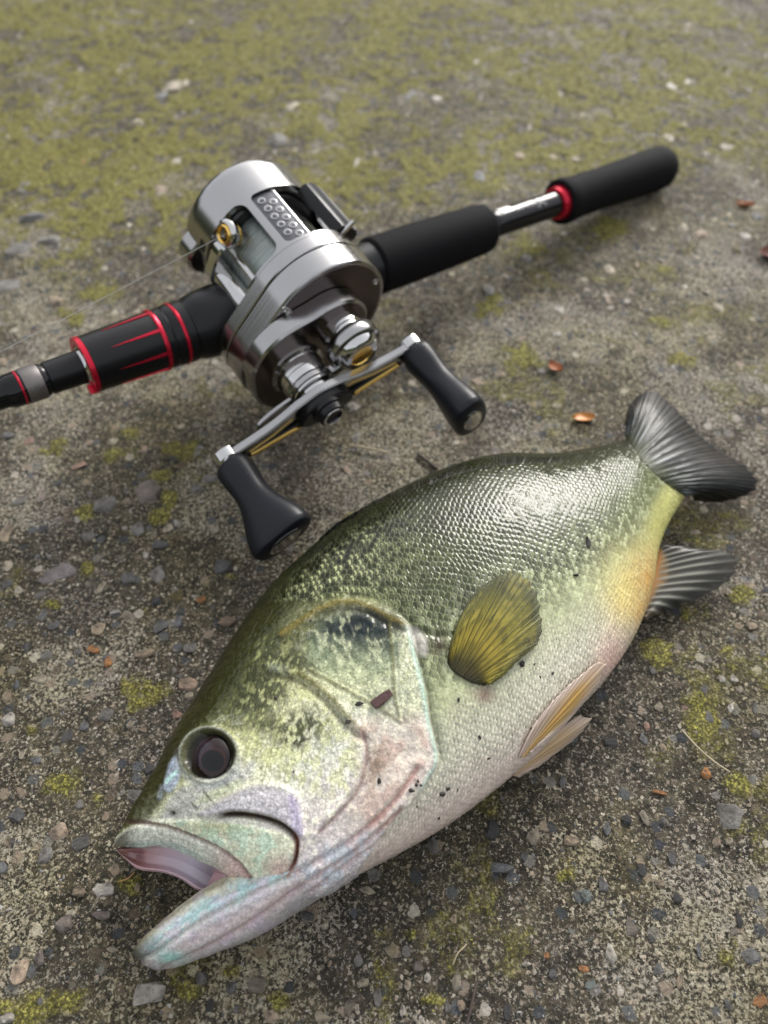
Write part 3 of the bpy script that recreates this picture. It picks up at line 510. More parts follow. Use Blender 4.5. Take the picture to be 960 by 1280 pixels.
# head
hcol = ramp1(Q+.05*(nearB-.5), [(0, (44,42,16)),(.1, (60,58,26)),(.2, (78,80,38)),(.3, (132,136,84)),(.42, (196,198,146)),(.55, (222,222,184)),(.7, (228,228,212)),(.85, (222,212,206)),(1, (210,204,206))])
fleck = sst(.5, .66, nearP); hcol = mixw(hcol, hcol*.55, fleck*.5*sst(.75, .35, Q)); spk = fbm(fs/.7, ft/.7, 153, 2); hcol = mixw(hcol, C3(240,240,210), sst(.52, .7, nearF)*.55*sst(.2, .4, Q)); hcol = mixw(hcol, C3(140,146,84), sst(.56, .74, spk)*.6*sst(.25, .4, Q)*sst(.85, .6, Q))
hcol = mixw(hcol, C3(214,218,150), ckw*sst(.45, .6, fbm(fs/2.2, ft/2.2, 91, 3))*.5); hcol = mixw(hcol, hcol*.6, ckw*rimc*.5)
for a, b, r1, r2, k in [(322,862,38,28,1.1),(380,905,34,18,.8),(330,905,40,16,.5),(352,830,56,18,.9),(370,925,28,12,.7),(300,880,20,20,.6),(345,800,40,18,.7)]:
    hcol = mixw(hcol, C3(70,76,38), np.clip(k*np.exp(-((P[:, 0]-a)/r1)**2-((P[:, 1]-b)/r2)**2)*sst(.40, .62, nearP*.35+nearF*.75)*1.5, 0, .9))
# blue-green gill cover with a dark spot
hcol = mixw(hcol, C3(120,142,118), poly_w(P, [(385,800),(410,772),(456,766),(490,782),(500,830),(470,850),(420,850),(392,830)], 10)*.7)
for a, b, r1, r2, k in [(462,780,52,22,1.),(428,786,46,18,.75),(440,812,30,14,.4),(480,802,20,26,.6)]:
    hcol = mixw(hcol, C3(34,50,54), np.clip(k*1.25*np.exp(-((P[:, 0]-a)/r1)**2-((P[:, 1]-b)/r2)**2)*(.7+.5*nearP), 0, .95))
hcol = mixw(hcol, C3(176,182,138), opw*sst(800, 860, P[:, 1])*.55); hcol = mixw(hcol, C3(206,210,172), opw*sst(.5, .68, fbm(fs/1.3, ft/2.4, 163, 3))*.5)
hcol = mixw(hcol, C3(150,132,60), np.clip(arch*.75, 0, 1)); hcol = mixw(hcol, C3(40,40,24), archb*.75*sst(.2, .4, f2)*(1-sst(.75, .9, f2)))
hcol = mixw(hcol, C3(128,124,62), np.clip(pre*.8, 0, 1)*sst(.15, .4, f3)); hcol = mixw(hcol, C3(150,156,132), .7*np.exp(-(d3/6.)**2)*sst(.3, .05, f3)); hcol = mixw(hcol, C3(92,92,44), preg*.7)
hcol = mixw(hcol, C3(126,124,66), oprw*.6)
# pink lower gill cover and throat
pinkz = poly_w(P, [(452,905),(500,905),(540,900),(546,950),(528,985),(490,1020),(452,1058),(420,1070),(430,1030),(452,985),(458,940)], 26)
hcol = mixw(hcol, C3(222,206,190), pinkz*.7); hcol = mixw(hcol, C3(200,162,148), pinkz*sst(.48, .7, nearP)*.5)
hcol = mixw(hcol, C3(150,124,100), np.exp(-((P[:, 0]-468)/14)**2-((P[:, 1]-955)/30)**2)*sst(.4, .6, nearF*.6+nearP*.5)*.8)
hcol = mixw(hcol, C3(198,140,132), np.clip(thr*.7, 0, 1)); hcol = mixw(hcol, C3(168,132,128), np.exp(-(d4/3.)**2)*.7)
thz = poly_w(P, [(350,1120),(400,1060),(452,1040),(480,1045),(440,1110),(380,1150)], 12); hcol = mixw(hcol, C3(205,196,200), thz*.6); hcol = mixw(hcol, C3(190,204,214), thz*sst(.5, .65, nearP)*.6)
# snout, upper jaw
hcol = mixw(hcol, C3(70,70,36), poly_w(P, [(140,1050),(165,1000),(200,940),(240,880),(262,885),(240,915),(222,960),(205,1000),(180,1026),(150,1040)], 6)*.85)
hcol = mixw(hcol, C3(206,204,200), poly_w(P, [(205,1010),(225,985),(262,978),(296,964),(318,950),(312,972),(270,1000),(240,1018),(205,1026)], 5)*.7); hcol = mixw(hcol, C3(206,214,160), poly_w(P, [(242,1005),(268,985),(300,975),(296,985),(268,1000)], 4)*.5)
hcol = mixw(hcol, C3(178,190,204), poly_w(P, [(205,985),(210,960),(218,946),(224,955),(224,975),(214,990)], 2.5)*.9); hcol = mixw(hcol, C3(205,240,232), poly_w(P, [(207,974),(221,962),(221,967),(208,980)], 1.5))
hcol = mixw(hcol, C3(150,160,160), poly_w(P, [(196,998),(200,982),(204,984),(202,1000)], 2)*.8)
hcol = mixw(hcol, C3(206,200,206), fow*.85); hcol = mixw(hcol, C3(160,160,140), fow*np.exp(-(dline(P, sm([(250,1012),(285,994),(312,982),(340,980),(365,990),(376,1010)]))[0]/5)**2)*.75)
hcol = mixw(hcol, C3(188,176,206), poly_w(P, [(360,995),(374,1003),(378,1040),(368,1040)], 4)*.6)
hcol = mixw(hcol, C3(236,238,208), mxw*.95); hcol = mixw(hcol, C3(204,238,214), mxw*sst(.48, .62, nearP)*.6); hcol = mixw(hcol, C3(218,186,178), mxw*sst(320, 350, P[:, 0])*sst(1055, 1085, P[:, 1])*.8)
hcol = mixw(hcol, C3(156,160,84), mxw*np.exp(-((P[:, 1]-1030)/12)**2)*np.exp(-((P[:, 0]-278)/40)**2)*.5)
hcol = mixw(hcol, C3(226,228,212), liw*.9); hcol = mixw(hcol, C3(196,212,206), poly_w(P, [(150,1056),(180,1048),(225,1052),(262,1072),(250,1070),(210,1058),(165,1062)], 3)*.7); hcol = mixw(hcol, C3(92,86,56), liw*sst(185, 150, P[:, 0])*.8); hcol = mixw(hcol, C3(216,176,170), liw*sst(255, 300, P[:, 0])*.8)
hcol = mixw(hcol, C3(84,58,34), np.clip(slit*1.15, 0, 1)); hcol = mixw(hcol, C3(176,96,64), np.exp(-(dS/3.)**2)*sst(.55, .7, fS)*.8); hcol = mixw(hcol, C3(150,104,96), np.clip(slit2*.8, 0, .9))
hcol = mixw(hcol, C3(50,40,24), np.exp(-(((P[:, 0]-214)/5)**2+((P[:, 1]-1017)/4)**2)))
for L_ in ([(255,990),(264,1000)], [(277,976),(284,982)], [(240,1003),(245,1010)]): hcol = mixw(hcol, C3(70,66,40), np.exp(-(dline(P, L_)[0]/1.6)**2)*.8)
# ring round the eye
hcol = mixw(hcol, C3(196,198,196), sst(46, 38, de)*sst(930, 965, P[:, 1])*.7); hcol = mixw(hcol, C3(98,98,62), sst(38, 35, de)*sst(985, 950, P[:, 1]+.5*(P[:, 0]-262))); hcol = mixw(hcol, C3(172,176,160), np.exp(-((de-35)/1.6)**2)*.7); hcol = mixw(hcol, C3(38,36,28), sst(31, 27, de)*.9)
col = mixw(col, 0, head*0)
col = col*(1-head[:, None])+hcol*head[:, None]
# bright blue-white gill flap rim, shade-coloured skin behind it
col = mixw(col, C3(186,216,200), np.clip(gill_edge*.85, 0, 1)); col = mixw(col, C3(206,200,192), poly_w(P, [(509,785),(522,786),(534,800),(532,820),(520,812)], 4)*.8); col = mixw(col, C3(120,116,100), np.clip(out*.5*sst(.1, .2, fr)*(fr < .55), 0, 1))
col = mixw(col, C3(74,56,42), np.exp(-(((P[:, 0]-548)/14)**2+((P[:, 1]-806)/16)**2))*.8); col = mixw(col, C3(176,120,110), np.exp(-(((P[:, 0]-606)/12)**2+((P[:, 1]-868)/10)**2))*.6)
col = col*(1+(nearF-.5)*.5)[:, None]
col = mixw(col, C3(200,200,184), (topf < -.1)*sst(.4, .6, Q)*.8)
ends = [Xd.reshape(sh)[0].mean(0), Xd.reshape(sh)[-1].mean(0)]
Vb = np.vstack([Xd, ends]); nr = NA+NB; Fb = gridf(NU, nr, True)[:, ::-1]
n0 = NU*nr; j = np.arange(nr); capA = np.stack([np.full(nr, n0), j, (j+1) % nr, (j+1) % nr], -1); capB = np.stack([np.full(nr, n0+1), (NU-1)*nr+(j+1) % nr, (NU-1)*nr+j, (NU-1)*nr+j], -1)
colb = np.vstack([col, col[:1], col[-1:]])
wet = np.concatenate([np.clip(head*sst(.12, .3, Q)*(1-.55*pinkz), 0, 1), [.5, .5]])

# ---- lower jaw: its own row of rings, one mesh with the body
SJ = [((170,1193),(177,1207),6,1.5),((174,1184),(190,1213),7,4),((186,1171),(212,1211),7.5,5.5),((207,1153),(235,1203),8.5,7),((247,1121),(268,1191),10,8.5),((278,1102),(302,1179),11.5,10),((312,1088),(338,1162),13,11.5),((350,1068),(374,1139),14.5,12.5),((395,1040),(412,1116),15.5,12),((440,1010),(448,1096),15,9)]
NJ, JA, JB = 230, 150, 40
XJ, SJl, _, ALJ = loft(SJ, NJ, JA, JB); NJn = normals(XJ); PJ = pix(XJ.reshape(-1, 3)); qj = np.tile((1-np.cos(ALJ))/2, NJ); tj = np.tile(np.sin(ALJ), NJ); ls = np.repeat(SJl, JA+JB)
nP = fbm(ls/2.6+50, qj*9, 81, 4); nF2 = fbm(ls/.9, qj*26, 83, 3)
JL = [sm([(186,1196),(230,1165),(270,1140),(320,1115),(372,1090)]), sm([(205,1210),(255,1186),(310,1155),(360,1120),(410,1085)])]
dj = (nP-.5)*.35; g1_ = []
for L_ in JL:
    dd, _, _ = dline(PJ, L_); g1_.append(np.exp(-(dd/4.)**2)); dj = dj-np.exp(-(dd/3.)**2)*.5*(tj > 0)+np.exp(-((dd-8)/5)**2)*.25
LIPJ = sm([(170,1190),(186,1171),(207,1153),(247,1121),(275,1103),(300,1098)]); dl, _, _ = dline(PJ, LIPJ); dj = dj+np.exp(-(dl/6.)**2)*.8*(tj > -.2)-np.exp(-((dl-13)/3.)**2)*.6*(tj > 0)
jc = ramp1(qj+.1*(nP-.5), [(0, (222,214,184)),(.18, (222,218,194)),(.35, (200,208,206)),(.55, (206,208,212)),(.75, (206,190,188)),(1, (196,192,194))])
jc = mixw(jc, C3(178,216,216), sst(.5, .6, nP)*np.exp(-((qj-.42)/.2)**2)*.8); jc = mixw(jc, C3(206,190,214), sst(.55, .68, fbm(ls/4, qj*7, 85, 3))*.4); jc = mixw(jc, C3(190,146,138), g1_[1]*.4); jc = mixw(jc, C3(176,160,128), g1_[0]*.35)
jc = mixw(jc, C3(84,78,50), sst(222, 172, PJ[:, 0]+.2*(1205-PJ[:, 1]))*.9*(1-.5*sst(.5, .8, qj))); jc = mixw(jc, C3(120,214,196), np.exp(-(((PJ[:, 0]-214)/18)**2+((PJ[:, 1]-1196)/9)**2))*.6)
jc = mixw(jc, C3(120,100,74), np.exp(-(dline(PJ, sm([(196,1163),(225,1141),(258,1116),(285,1103)]))[0]/2.4)**2)*.5); jc = jc*(1+(nF2-.5)*.4)[:, None]
XJd = XJ.reshape(-1, 3)+NJn.reshape(-1, 3)*dj[:, None]; njr = JA+JB; off = len(Vb); FJ = gridf(NJ, njr, True, off)[:, ::-1]
VJ = np.vstack([XJd, [XJd[:njr].mean(0)], [XJd[-njr:].mean(0)]]); j = np.arange(njr); e0 = off+NJ*njr
cj = np.stack([np.full(njr, e0), off+j, off+(j+1) % njr, off+(j+1) % njr], -1)
Vb2 = np.vstack([Vb, VJ]); colb2 = np.vstack([colb, jc, jc[:1], jc[-1:]]); wet2 = np.concatenate([wet, np.full(len(VJ), .55)])
Fall = np.vstack([Fb, FJ])
SK = NT('fish_skin'); ca = SK.n('ShaderNodeAttribute', attribute_name='Col'); wa = SK.n('ShaderNodeAttribute', attribute_name='wet'); 
sp1 = SK.n('ShaderNodeTexNoise', i_Scale=1100., i_Detail=4., i_Roughness=.75); tcx = SK.n('ShaderNodeTexCoord'); SK.l(tcx.outputs['Object'], sp1.inputs['Vector'])
rp1 = SK.n('ShaderNodeMapRange'); rp1.inputs[1].default_value = .3; rp1.inputs[2].default_value = .7; rp1.inputs[3].default_value = .74; rp1.inputs[4].default_value = 1.2; SK.l(sp1.outputs[0], rp1.inputs[0])
ml = SK.n('ShaderNodeMixRGB', blend_type='MULTIPLY'); ml.inputs[0].default_value = 1; SK.l(ca.outputs['Color'], ml.inputs[1]); SK.l(rp1.outputs[0], ml.inputs[2]); 
vo_ = SK.n('ShaderNodeTexVoronoi', i_Scale=950., feature='DISTANCE_TO_EDGE'); nz_ = SK.n('ShaderNodeTexNoise', i_Scale=700., i_Detail=3.); SK.l(tcx.outputs['Object'], nz_.inputs['Vector'])
wp_ = SK.n('ShaderNodeVectorMath', operation='MULTIPLY_ADD'); SK.l(nz_.outputs['Color'], wp_.inputs[0]); wp_.inputs[1].default_value = (.0022,)*3; SK.l(tcx.outputs['Object'], wp_.inputs[2]); SK.l(wp_.outputs[0], vo_.inputs['Vector'])
cr_ = SK.n('ShaderNodeMapRange'); cr_.inputs[1].default_value = .0; cr_.inputs[2].default_value = .16; cr_.inputs[3].default_value = .52; cr_.inputs[4].default_value = 1.14; SK.l(vo_.outputs['Distance'], cr_.inputs[0])
hm_ = SK.n('ShaderNodeMath', operation='MULTIPLY'); SK.l(wa.outputs['Fac'], hm_.inputs[0]); hm_.inputs[1].default_value = .75
ml2 = SK.n('ShaderNodeMixRGB', blend_type='MULTIPLY'); SK.l(hm_.outputs[0], ml2.inputs[0]); SK.l(ml.outputs[0], ml2.inputs[1]); SK.l(cr_.outputs[0], ml2.inputs[2]); SK.l(ml2.outputs[0], SK.b.inputs['Base Color'])
tcn = SK.n('ShaderNodeTexCoord'); nb_ = SK.n('ShaderNodeTexNoise', i_Scale=1500., i_Detail=3.); SK.l(tcn.outputs['Object'], nb_.inputs['Vector'])
nb2 = SK.n('ShaderNodeTexNoise', i_Scale=160., i_Detail=4.); SK.l(tcn.outputs['Object'], nb2.inputs['Vector'])
bp1 = SK.n('ShaderNodeBump', i_Strength=.5, i_Distance=.0004); SK.l(nb_.outputs[0], bp1.inputs['Height']); SK.l(bp1.outputs[0], SK.b.inputs['Normal'])
bp2 = SK.n('ShaderNodeBump', i_Strength=.25, i_Distance=.0008); SK.l(nb2.outputs[0], bp2.inputs['Height']); SK.l(bp2.outputs[0], SK.b.inputs['Coat Normal'])
mr = SK.n('ShaderNodeMapRange'); mr.inputs[3].default_value = .32; mr.inputs[4].default_value = .55; SK.l(nb2.outputs[0], mr.inputs[0]); SK.l(mr.outputs[0], SK.b.inputs['Roughness'])
SK.set(Metallic=.0, Coat_Weight=.65, Coat_Roughness=.05, Coat_IOR=1.38, Specular_IOR_Level=.06)
base_pt = at(500, 900, 0); fish = empty('fish', Matrix.Translation(Vector(base_pt)*MM))
tag(fish, 'freshly caught olive and silver bass lying on its side with its mouth open', 'fish')
def fpart(name, V, F, mat, col=None, parent=None, smooth=True, angle=None, attrs=None):
    o = mesh(name, np.asarray(V)-base_pt, F, mat, parent or fish, smooth, angle, col, attrs); return o
body = fpart('body', Vb2, Fall, SK.m, colb2, attrs={'wet': wet2})
# surface height lookup for things lying on the flank
subP, subX = P[topf > .02], Xd[topf > .02]; subN = Nn.reshape(-1, 3)[topf > .02]
def surf(px, py):
    i = np.argmin((subP[:, 0]-px)**2+(subP[:, 1]-py)**2); return subX[i], subN[i]

# ---- mouth lining: floor of the gape between the near lip and the far lip
nearL = crom([(146,1060),(165,1059),(200,1058),(235,1066),(265,1083),(292,1097),(316,1107)], 60); farL = crom([(146,1064),(158,1075),(173,1086),(203,1090),(225,1098),(247,1112),(262,1108)], 60)
tt = np.linspace(0, 1, 26); Xm = np.zeros((60, 26, 3)); cm = np.zeros((60, 26, 3))
for i in range(60):
    f_ = i/59; zn = 12+2*sst(0, .4, f_); zf = 6.5+2.0*f_
    for k_, t_ in enumerate(tt):
        dip = np.interp(t_, [0, .12, .35, .75, .93, 1], [0, -3.5, -4.6*sst(0, .25, f_)-1.6, -3.0*sst(0, .25, f_)-.8, .4, -.6]); p_ = nearL[i]*(1-t_)+farL[i]*t_
        Xm[i, k_] = at(p_[0], p_[1], max(1.2, (zn*(1-t_)+zf*t_)+dip))
pm = pix(Xm.reshape(-1, 3)); nmz = fbm(pm[:, 0]/16, pm[:, 1]/16, 95, 4)
cm = ramp1((pm[:, 0]-146)/150, [(0, (170,128,116)),(.2, (196,146,144)),(.4, (204,182,190)),(.62, (206,198,212)),(.78, (168,150,162)),(.9, (226,184,192)),(1, (230,190,186))]); cm = mixw(cm, C3(140,40,48), sst(.55, .7, nmz)*sst(230, 180, pm[:, 0])*.5); cm = mixw(cm, C3(214,176,184), np.exp(-((np.tile(tt, 60)-.95)/.07)**2)*.8)
FL = NT('mouth_skin'); fa = FL.n('ShaderNodeAttribute', attribute_name='Col'); FL.l(fa.outputs['Color'], FL.b.inputs['Base Color']); FL.set(Roughness=.28, Coat_Weight=.6, Coat_Roughness=.1, Subsurface_Weight=.0)
Xu = Xm.copy(); Xu[..., 2] = np.maximum(.3, Xu[..., 2]-1.2); VM = np.vstack([Xm.reshape(-1, 3), Xu.reshape(-1, 3)]); FM = np.vstack([gridf(60, 26)[:, ::-1], gridf(60, 26, off=1560)])
fpart('mouth_lining', VM, FM, FL.m, np.vstack([cm, cm]))
# corner web
wb = np.array([at(258,1108,7), at(272,1082,11), at(300,1094,13.5), at(308,1104,13), at(285,1108,11)]); wb = np.vstack([wb, wb-np.array([0, 0, 1.5])])
fpart('mouth_web', wb, [(0,4,3,2,1),(5,6,7,8,9),(0,1,6,5),(1,2,7,6),(2,3,8,7),(3,4,9,8),(4,0,5,9)], FL.m, np.tile(C3(216,172,178), (10, 1)))

# ---- eye
ep, en = surf(EYE[0]+1, EYE[1]+1); en = en/np.linalg.norm(en)*1.0; en = en*.6+np.array([-.1, -.1, .75]); en /= np.linalg.norm(en)
nu_, nv_ = 48, 80; th_ = np.linspace(0, np.pi*.62, nu_); ph_ = np.linspace(0, 2*np.pi, nv_, endpoint=False); ex = np.cross([0, 1, 0.], en); ex /= np.linalg.norm(ex); ey = np.cross(en, ex)
R_ = 6.1; TH, PH = np.meshgrid(th_, ph_, indexing='ij')
Ve = (np.sin(TH)[..., None]*(np.cos(PH)[..., None]*ex+np.sin(PH)[..., None]*ey)*R_+np.cos(TH)[..., None]*en*R_*.55).reshape(-1, 3); Ve = Ve+ep-en*.95
pe = pix(Ve); re_ = np.hypot((pe[:, 0]-263)/1., pe[:, 1]-947); rp = np.hypot((pe[:, 0]-266)/1.05, (pe[:, 1]-951))
ec = ramp1(re_, [(0, (30,13,16)),(16, (46,18,19)),(23, (40,15,16)),(27, (24,17,15)),(40, (16,15,12))]); ne = fbm(pe[:, 0]/4, pe[:, 1]/4, 97, 3); ec = ec*(1+(ne-.5)*.7)[:, None]; ec = mixw(ec, C3(96,90,110), sst(20, 10, np.hypot(pe[:, 0]-252, (pe[:, 1]-940)*.9))*.3); ec = mixw(ec, C3(3,3,5), sst(15.5, 13, rp)); ec = mixw(ec, C3(150,92,60), np.exp(-((rp-15.)/1.2)**2)*.12)  # lilac sky reflection painted into the upper left of the iris
EM = NT('eye_wet'); a_ = EM.n('ShaderNodeAttribute', attribute_name='Col'); EM.l(a_.outputs['Color'], EM.b.inputs['Base Color']); EM.set(Roughness=.4, Coat_Weight=1., Coat_Roughness=.02, Coat_IOR=1.40, Specular_IOR_Level=.05)
fpart('eye', Ve, gridf(nu_, nv_, True), EM.m, ec)

# ---- fins
FN = NT('fin_membrane'); a_ = FN.n('ShaderNodeAttribute', attribute_name='Col'); FN.l(a_.outputs['Color'], FN.b.inputs['Base Color']); FN.set(Roughness=.42, Coat_Weight=.12, Coat_Roughness=.1, Specular_IOR_Level=.25)
trn = FN.n('ShaderNodeBsdfTranslucent'); FN.l(a_.outputs['Color'], trn.inputs[0]); ms_ = FN.n('ShaderNodeMixShader'); ms_.inputs[0].default_value = .22; FN.l(FN.b.outputs[0], ms_.inputs[1]); FN.l(trn.outputs[0], ms_.inputs[2]); al_ = FN.n('ShaderNodeAttribute', attribute_name='thin'); tp = FN.n('ShaderNodeBsdfTransparent'); m2_ = FN.n('ShaderNodeMixShader'); FN.l(al_.outputs['Fac'], m2_.inputs[0]); FN.l(ms_.outputs[0], m2_.inputs[1]); FN.l(tp.outputs[0], m2_.inputs[2]); FN.l(m2_.outputs[0], FN.t.nodes['Material Output'].inputs[0])
def fin(name, basep, marg, zb, zm_, nray, colf, amp=.28, bulge=0., nu=220, nv=70, onflank=None, thick=.35, ragged=.02, raydup=True, thin=.0):
    b = crom(basep, nu); m = crom(marg, nu); uu = np.linspace(0, 1, nu)
    if callable(zb): B3 = np.array([zb(*p_) for p_ in b])
    else: B3 = np.array([at(p_[0], p_[1], z_) for p_, z_ in zip(b, np.interp(uu, np.linspace(0, 1, len(zb)), zb))])
    if callable(zm_): M3 = np.array([zm_(*p_) for p_ in m])
    else: M3 = np.array([at(p_[0], p_[1], z_) for p_, z_ in zip(m, np.interp(uu, np.linspace(0, 1, len(zm_)), zm_))])
    vv = np.linspace(0, 1, nv); rag = 1-ragged*hsh(np.floor(uu*nray*2), np.zeros(nu), 3)-ragged*1.2*np.abs(np.sin(uu*nray*np.pi))
    T_ = vv[None, :]*rag[:, None]; G = B3[:, None]*(1-T_[..., None])+M3[:, None]*T_[..., None]; G[..., 2] += bulge*np.sin(np.pi*np.minimum(T_, 1))*1.0
    ph = uu*nray; ray = np.abs(np.cos(np.pi*ph))[:, None]**3*np.ones((1, nv)); fork = np.abs(np.cos(2*np.pi*ph))[:, None]**3*sst(.45, .7, vv)[None, :]; ray = np.maximum(ray*(1-.25*sst(.5, .8, vv)[None, :]), fork*.8 if raydup else 0)
    n = np.cross(np.gradient(G, axis=0), np.gradient(G, axis=1)); n /= np.linalg.norm(n, axis=-1, keepdims=True)+1e-9; n = n*np.sign(n[..., 2:3]+1e-9)
    Up = G+n*(ray*amp*sst(0, .2, vv)[None, :])[..., None]; Lo = G-n*thick; Lo[..., 2] = np.minimum(Lo[..., 2], Up[..., 2]-.1)
    U2, V2 = np.meshgrid(uu, vv, indexing='ij'); c_ = colf(U2.ravel(), V2.ravel(), ray.ravel()); th2 = np.clip(thin*(1-ray.ravel()*.8)*(.25+.75*sst(.3, 1, V2.ravel())), 0, .9)
    F1 = gridf(nu, nv); F2 = gridf(nu, nv, off=nu*nv)[:, ::-1]
    e = np.concatenate([np.arange(nv), np.arange(1, nu)*nv+nv-1, (nu-1)*nv+np.arange(nv-2, -1, -1), np.arange(nu-2, 0, -1)*nv]); e2 = np.roll(e, -1); F3 = np.stack([e, e2, e2+nu*nv, e+nu*nv], -1)
    return fpart(name, np.vstack([Up.reshape(-1, 3), Lo.reshape(-1, 3)]), np.vstack([F1, F2, F3]), FN.m, np.vstack([c_, c_]), attrs={'thin': np.concatenate([th2, th2])})
def lift(off):
    def f(px, py):
        x, n = surf(px, py); return at(px, py, x[2]+off)
    return f
def c_pect(u, v, r):
    n = fbm(u*9, v*7, 101, 4); n2 = fbm(u*60, v*8, 103, 3); c = ramp1(v+.15*(n-.5), [(0, (74,70,46)),(.12, (110,102,44)),(.3, (176,158,58)),(.55, (162,152,62)),(.8, (130,130,72)),(1, (116,120,84))]); c = mixw(c, C3(206,190,84), sst(.5, .7, n)*.6*sst(.15, .4, v)*(1-r)); c = mixw(c, C3(58,54,20), r**4*.75); c = mixw(c, C3(74,74,44), sst(.55, .7, n2)*.5); return mixw(c, C3(66,62,40), sst(.12, .0, u)*.7)
def pect_z(px, py):
    x, n = surf(px, py); return at(px, py, x[2]+1.6)
fin('pectoral_fin', [(560,829),(566,838),(577,846),(590,853),(607,857)], [(563,806),(569,786),(582,757),(600,733),(626,717),(645,713),(662,724),(674,742),(677,765),(680,785),(671,806),(650,824),(632,843),(614,856)], lift(.6), pect_z, 17, c_pect, .09, 1.2, 400, 80, ragged=.02, thin=.65)
def c_pelv(u, v, r):
    n = fbm(u*7, v*9, 105, 4); c = ramp1(u+.15*(n-.5), [(0, (226,206,194)),(.2, (228,206,182)),(.45, (222,178,98)),(.7, (220,190,132)),(.88, (228,214,198)),(1, (226,210,202))]); c = mixw(c, C3(230,214,206), sst(.6, 1, v)*.7); return mixw(c, C3(160,120,84), (1-r)*.4)
def pelz(px, py):
    x, n = surf(px, py); return at(px, py, max(x[2]+1.8, 9))
fin('pelvic_fin', [(648,948),(652,946),(656,944),(660,943)], [(672,900),(690,878),(712,856),(735,836),(757,822),(754,842),(743,860),(727,880),(712,898),(690,918),(664,942)], lift(.8), pelz, 9, c_pelv, .16, 1.5, 160, 60, ragged=.03)
def c_pelv2(u, v, r):
    n = fbm(u*7, v*9, 107, 4); c = ramp1(u+.15*(n-.5), [(0, (222,206,188)),(.3, (210,182,140)),(.6, (204,176,140)),(1, (220,202,190))]); c = mixw(c, C3(196,182,174), sst(.6, 1, v)*.7); return mixw(c, C3(128,100,76), (1-r)*.4)
fin('pelvic_fin.001', [(638,966),(640,968),(642,970),(645,971)], [(690,915),(716,900),(728,893),(741,897),(731,912),(716,926),(700,938),(675,957),(648,972)], [17,16,15,14], [15,13,11,10,9,9,10,11.5,13], 8, c_pelv2, .15, 1., 140, 50, ragged=.03)
def c_anal(u, v, r):
    n = fbm(u*9, v*12, 109, 4); c = ramp1(v+.1*(n-.5), [(0, (206,140,66)),(.08, (176,140,92)),(.18, (88,84,66)),(.6, (66,66,58)),(.82, (52,52,48)),(1, (84,80,74))]); c = mixw(c, C3(168,168,156), r**2*.8*sst(1.1, .6, v)*sst(.02, .15, v)); c = mixw(c, C3(168,148,124), sst(.85, 1, u)*.6); return mixw(c, C3(52,52,46), (1-r)*.35*sst(.1, .3, v))
fin('anal_fin', [(824,686),(822,700),(818,716),(813,735),(808,752),(803,772)], [(838,684),(862,683),(886,687),(906,688),(919,695),(924,706),(917,722),(903,733),(876,748),(845,759),(826,767),(808,775)], [9,8.5,8,7.5,7,7], [8,8,7,6,5.5,6], 12, c_anal, .10, 1.5, 260, 70, thin=.35, ragged=.03, raydup=False)
def c_tail(u, v, r):
    n = fbm(u*10, v*10, 111, 4); n2 = fbm(u*46, v*6, 115, 3); c = ramp1(v+.22*(n-.5), [(0, (104,112,76)),(.14, (86,92,70)),(.3, (58,61,55)),(.5, (34,36,35)),(.75, (24,25,25)),(1, (22,22,22))])
    c = mixw(c, C3(186,190,192), r**2*sst(.55, .2, v)*sst(.03, .16, v)*sst(.35, .6, n2)*.8); c = mixw(c, C3(96,100,100), r**2*.55*sst(.3, .6, n2)*sst(.35, .5, v)); c = mixw(c, C3(92,74,58), sst(.5, .72, fbm(u*7, v*6, 117, 3))*sst(.4, .8, v)*.5); c = mixw(c, c*.45, (1-r)*.6*sst(.1, .3, v)); return mixw(c, C3(118,98,88), sst(.965, 1, v)*.5)  # whitish streaks near the ray bases are sky glints painted in
fin('caudal_fin', [(781,544),(789,556),(802,574),(820,594),(838,608),(857,620)], [(780,531),(786,508),(800,492),(819,487),(838,502),(858,522),(874,540),(894,556),(914,570),(936,583),(950,599),(946,614),(922,624),(893,628),(868,626)], lift(.08), [13,15,15,14,12,10,8,6,4.5,4], 22, c_tail, .13, 2.0, 460, 80, ragged=.03, thin=.12)
def c_dors(u, v, r):
    n = fbm(u*14, v*6, 113, 3); c = ramp1(v, [(0, (50,54,26)),(.4, (44,46,30)),(1, (34,34,28))]); c = mixw(c, C3(120,118,96), r*.35*sst(.1, .5, v)); return mixw(c, c*.6, sst(.5, .7, n)*.6)
fin('dorsal_fin', [(535,608),(560,597),(590,588),(625,582),(660,580),(700,577)], [(540,600),(562,586),(588,575),(608,569),(640,569),(672,571),(702,570)], lift(.2), lift(1.0), 16, c_dors, .15, .3, 260, 24, ragged=.06)
fin('dorsal_fin.001', [(398,680),(420,661),(450,643),(485,625),(520,611),(560,595)], [(400,672),(422,653),(452,635),(485,617),(520,603),(560,588)], lift(.2), lift(1.2), 10, c_dors, .15, .2, 260, 24, ragged=.06)

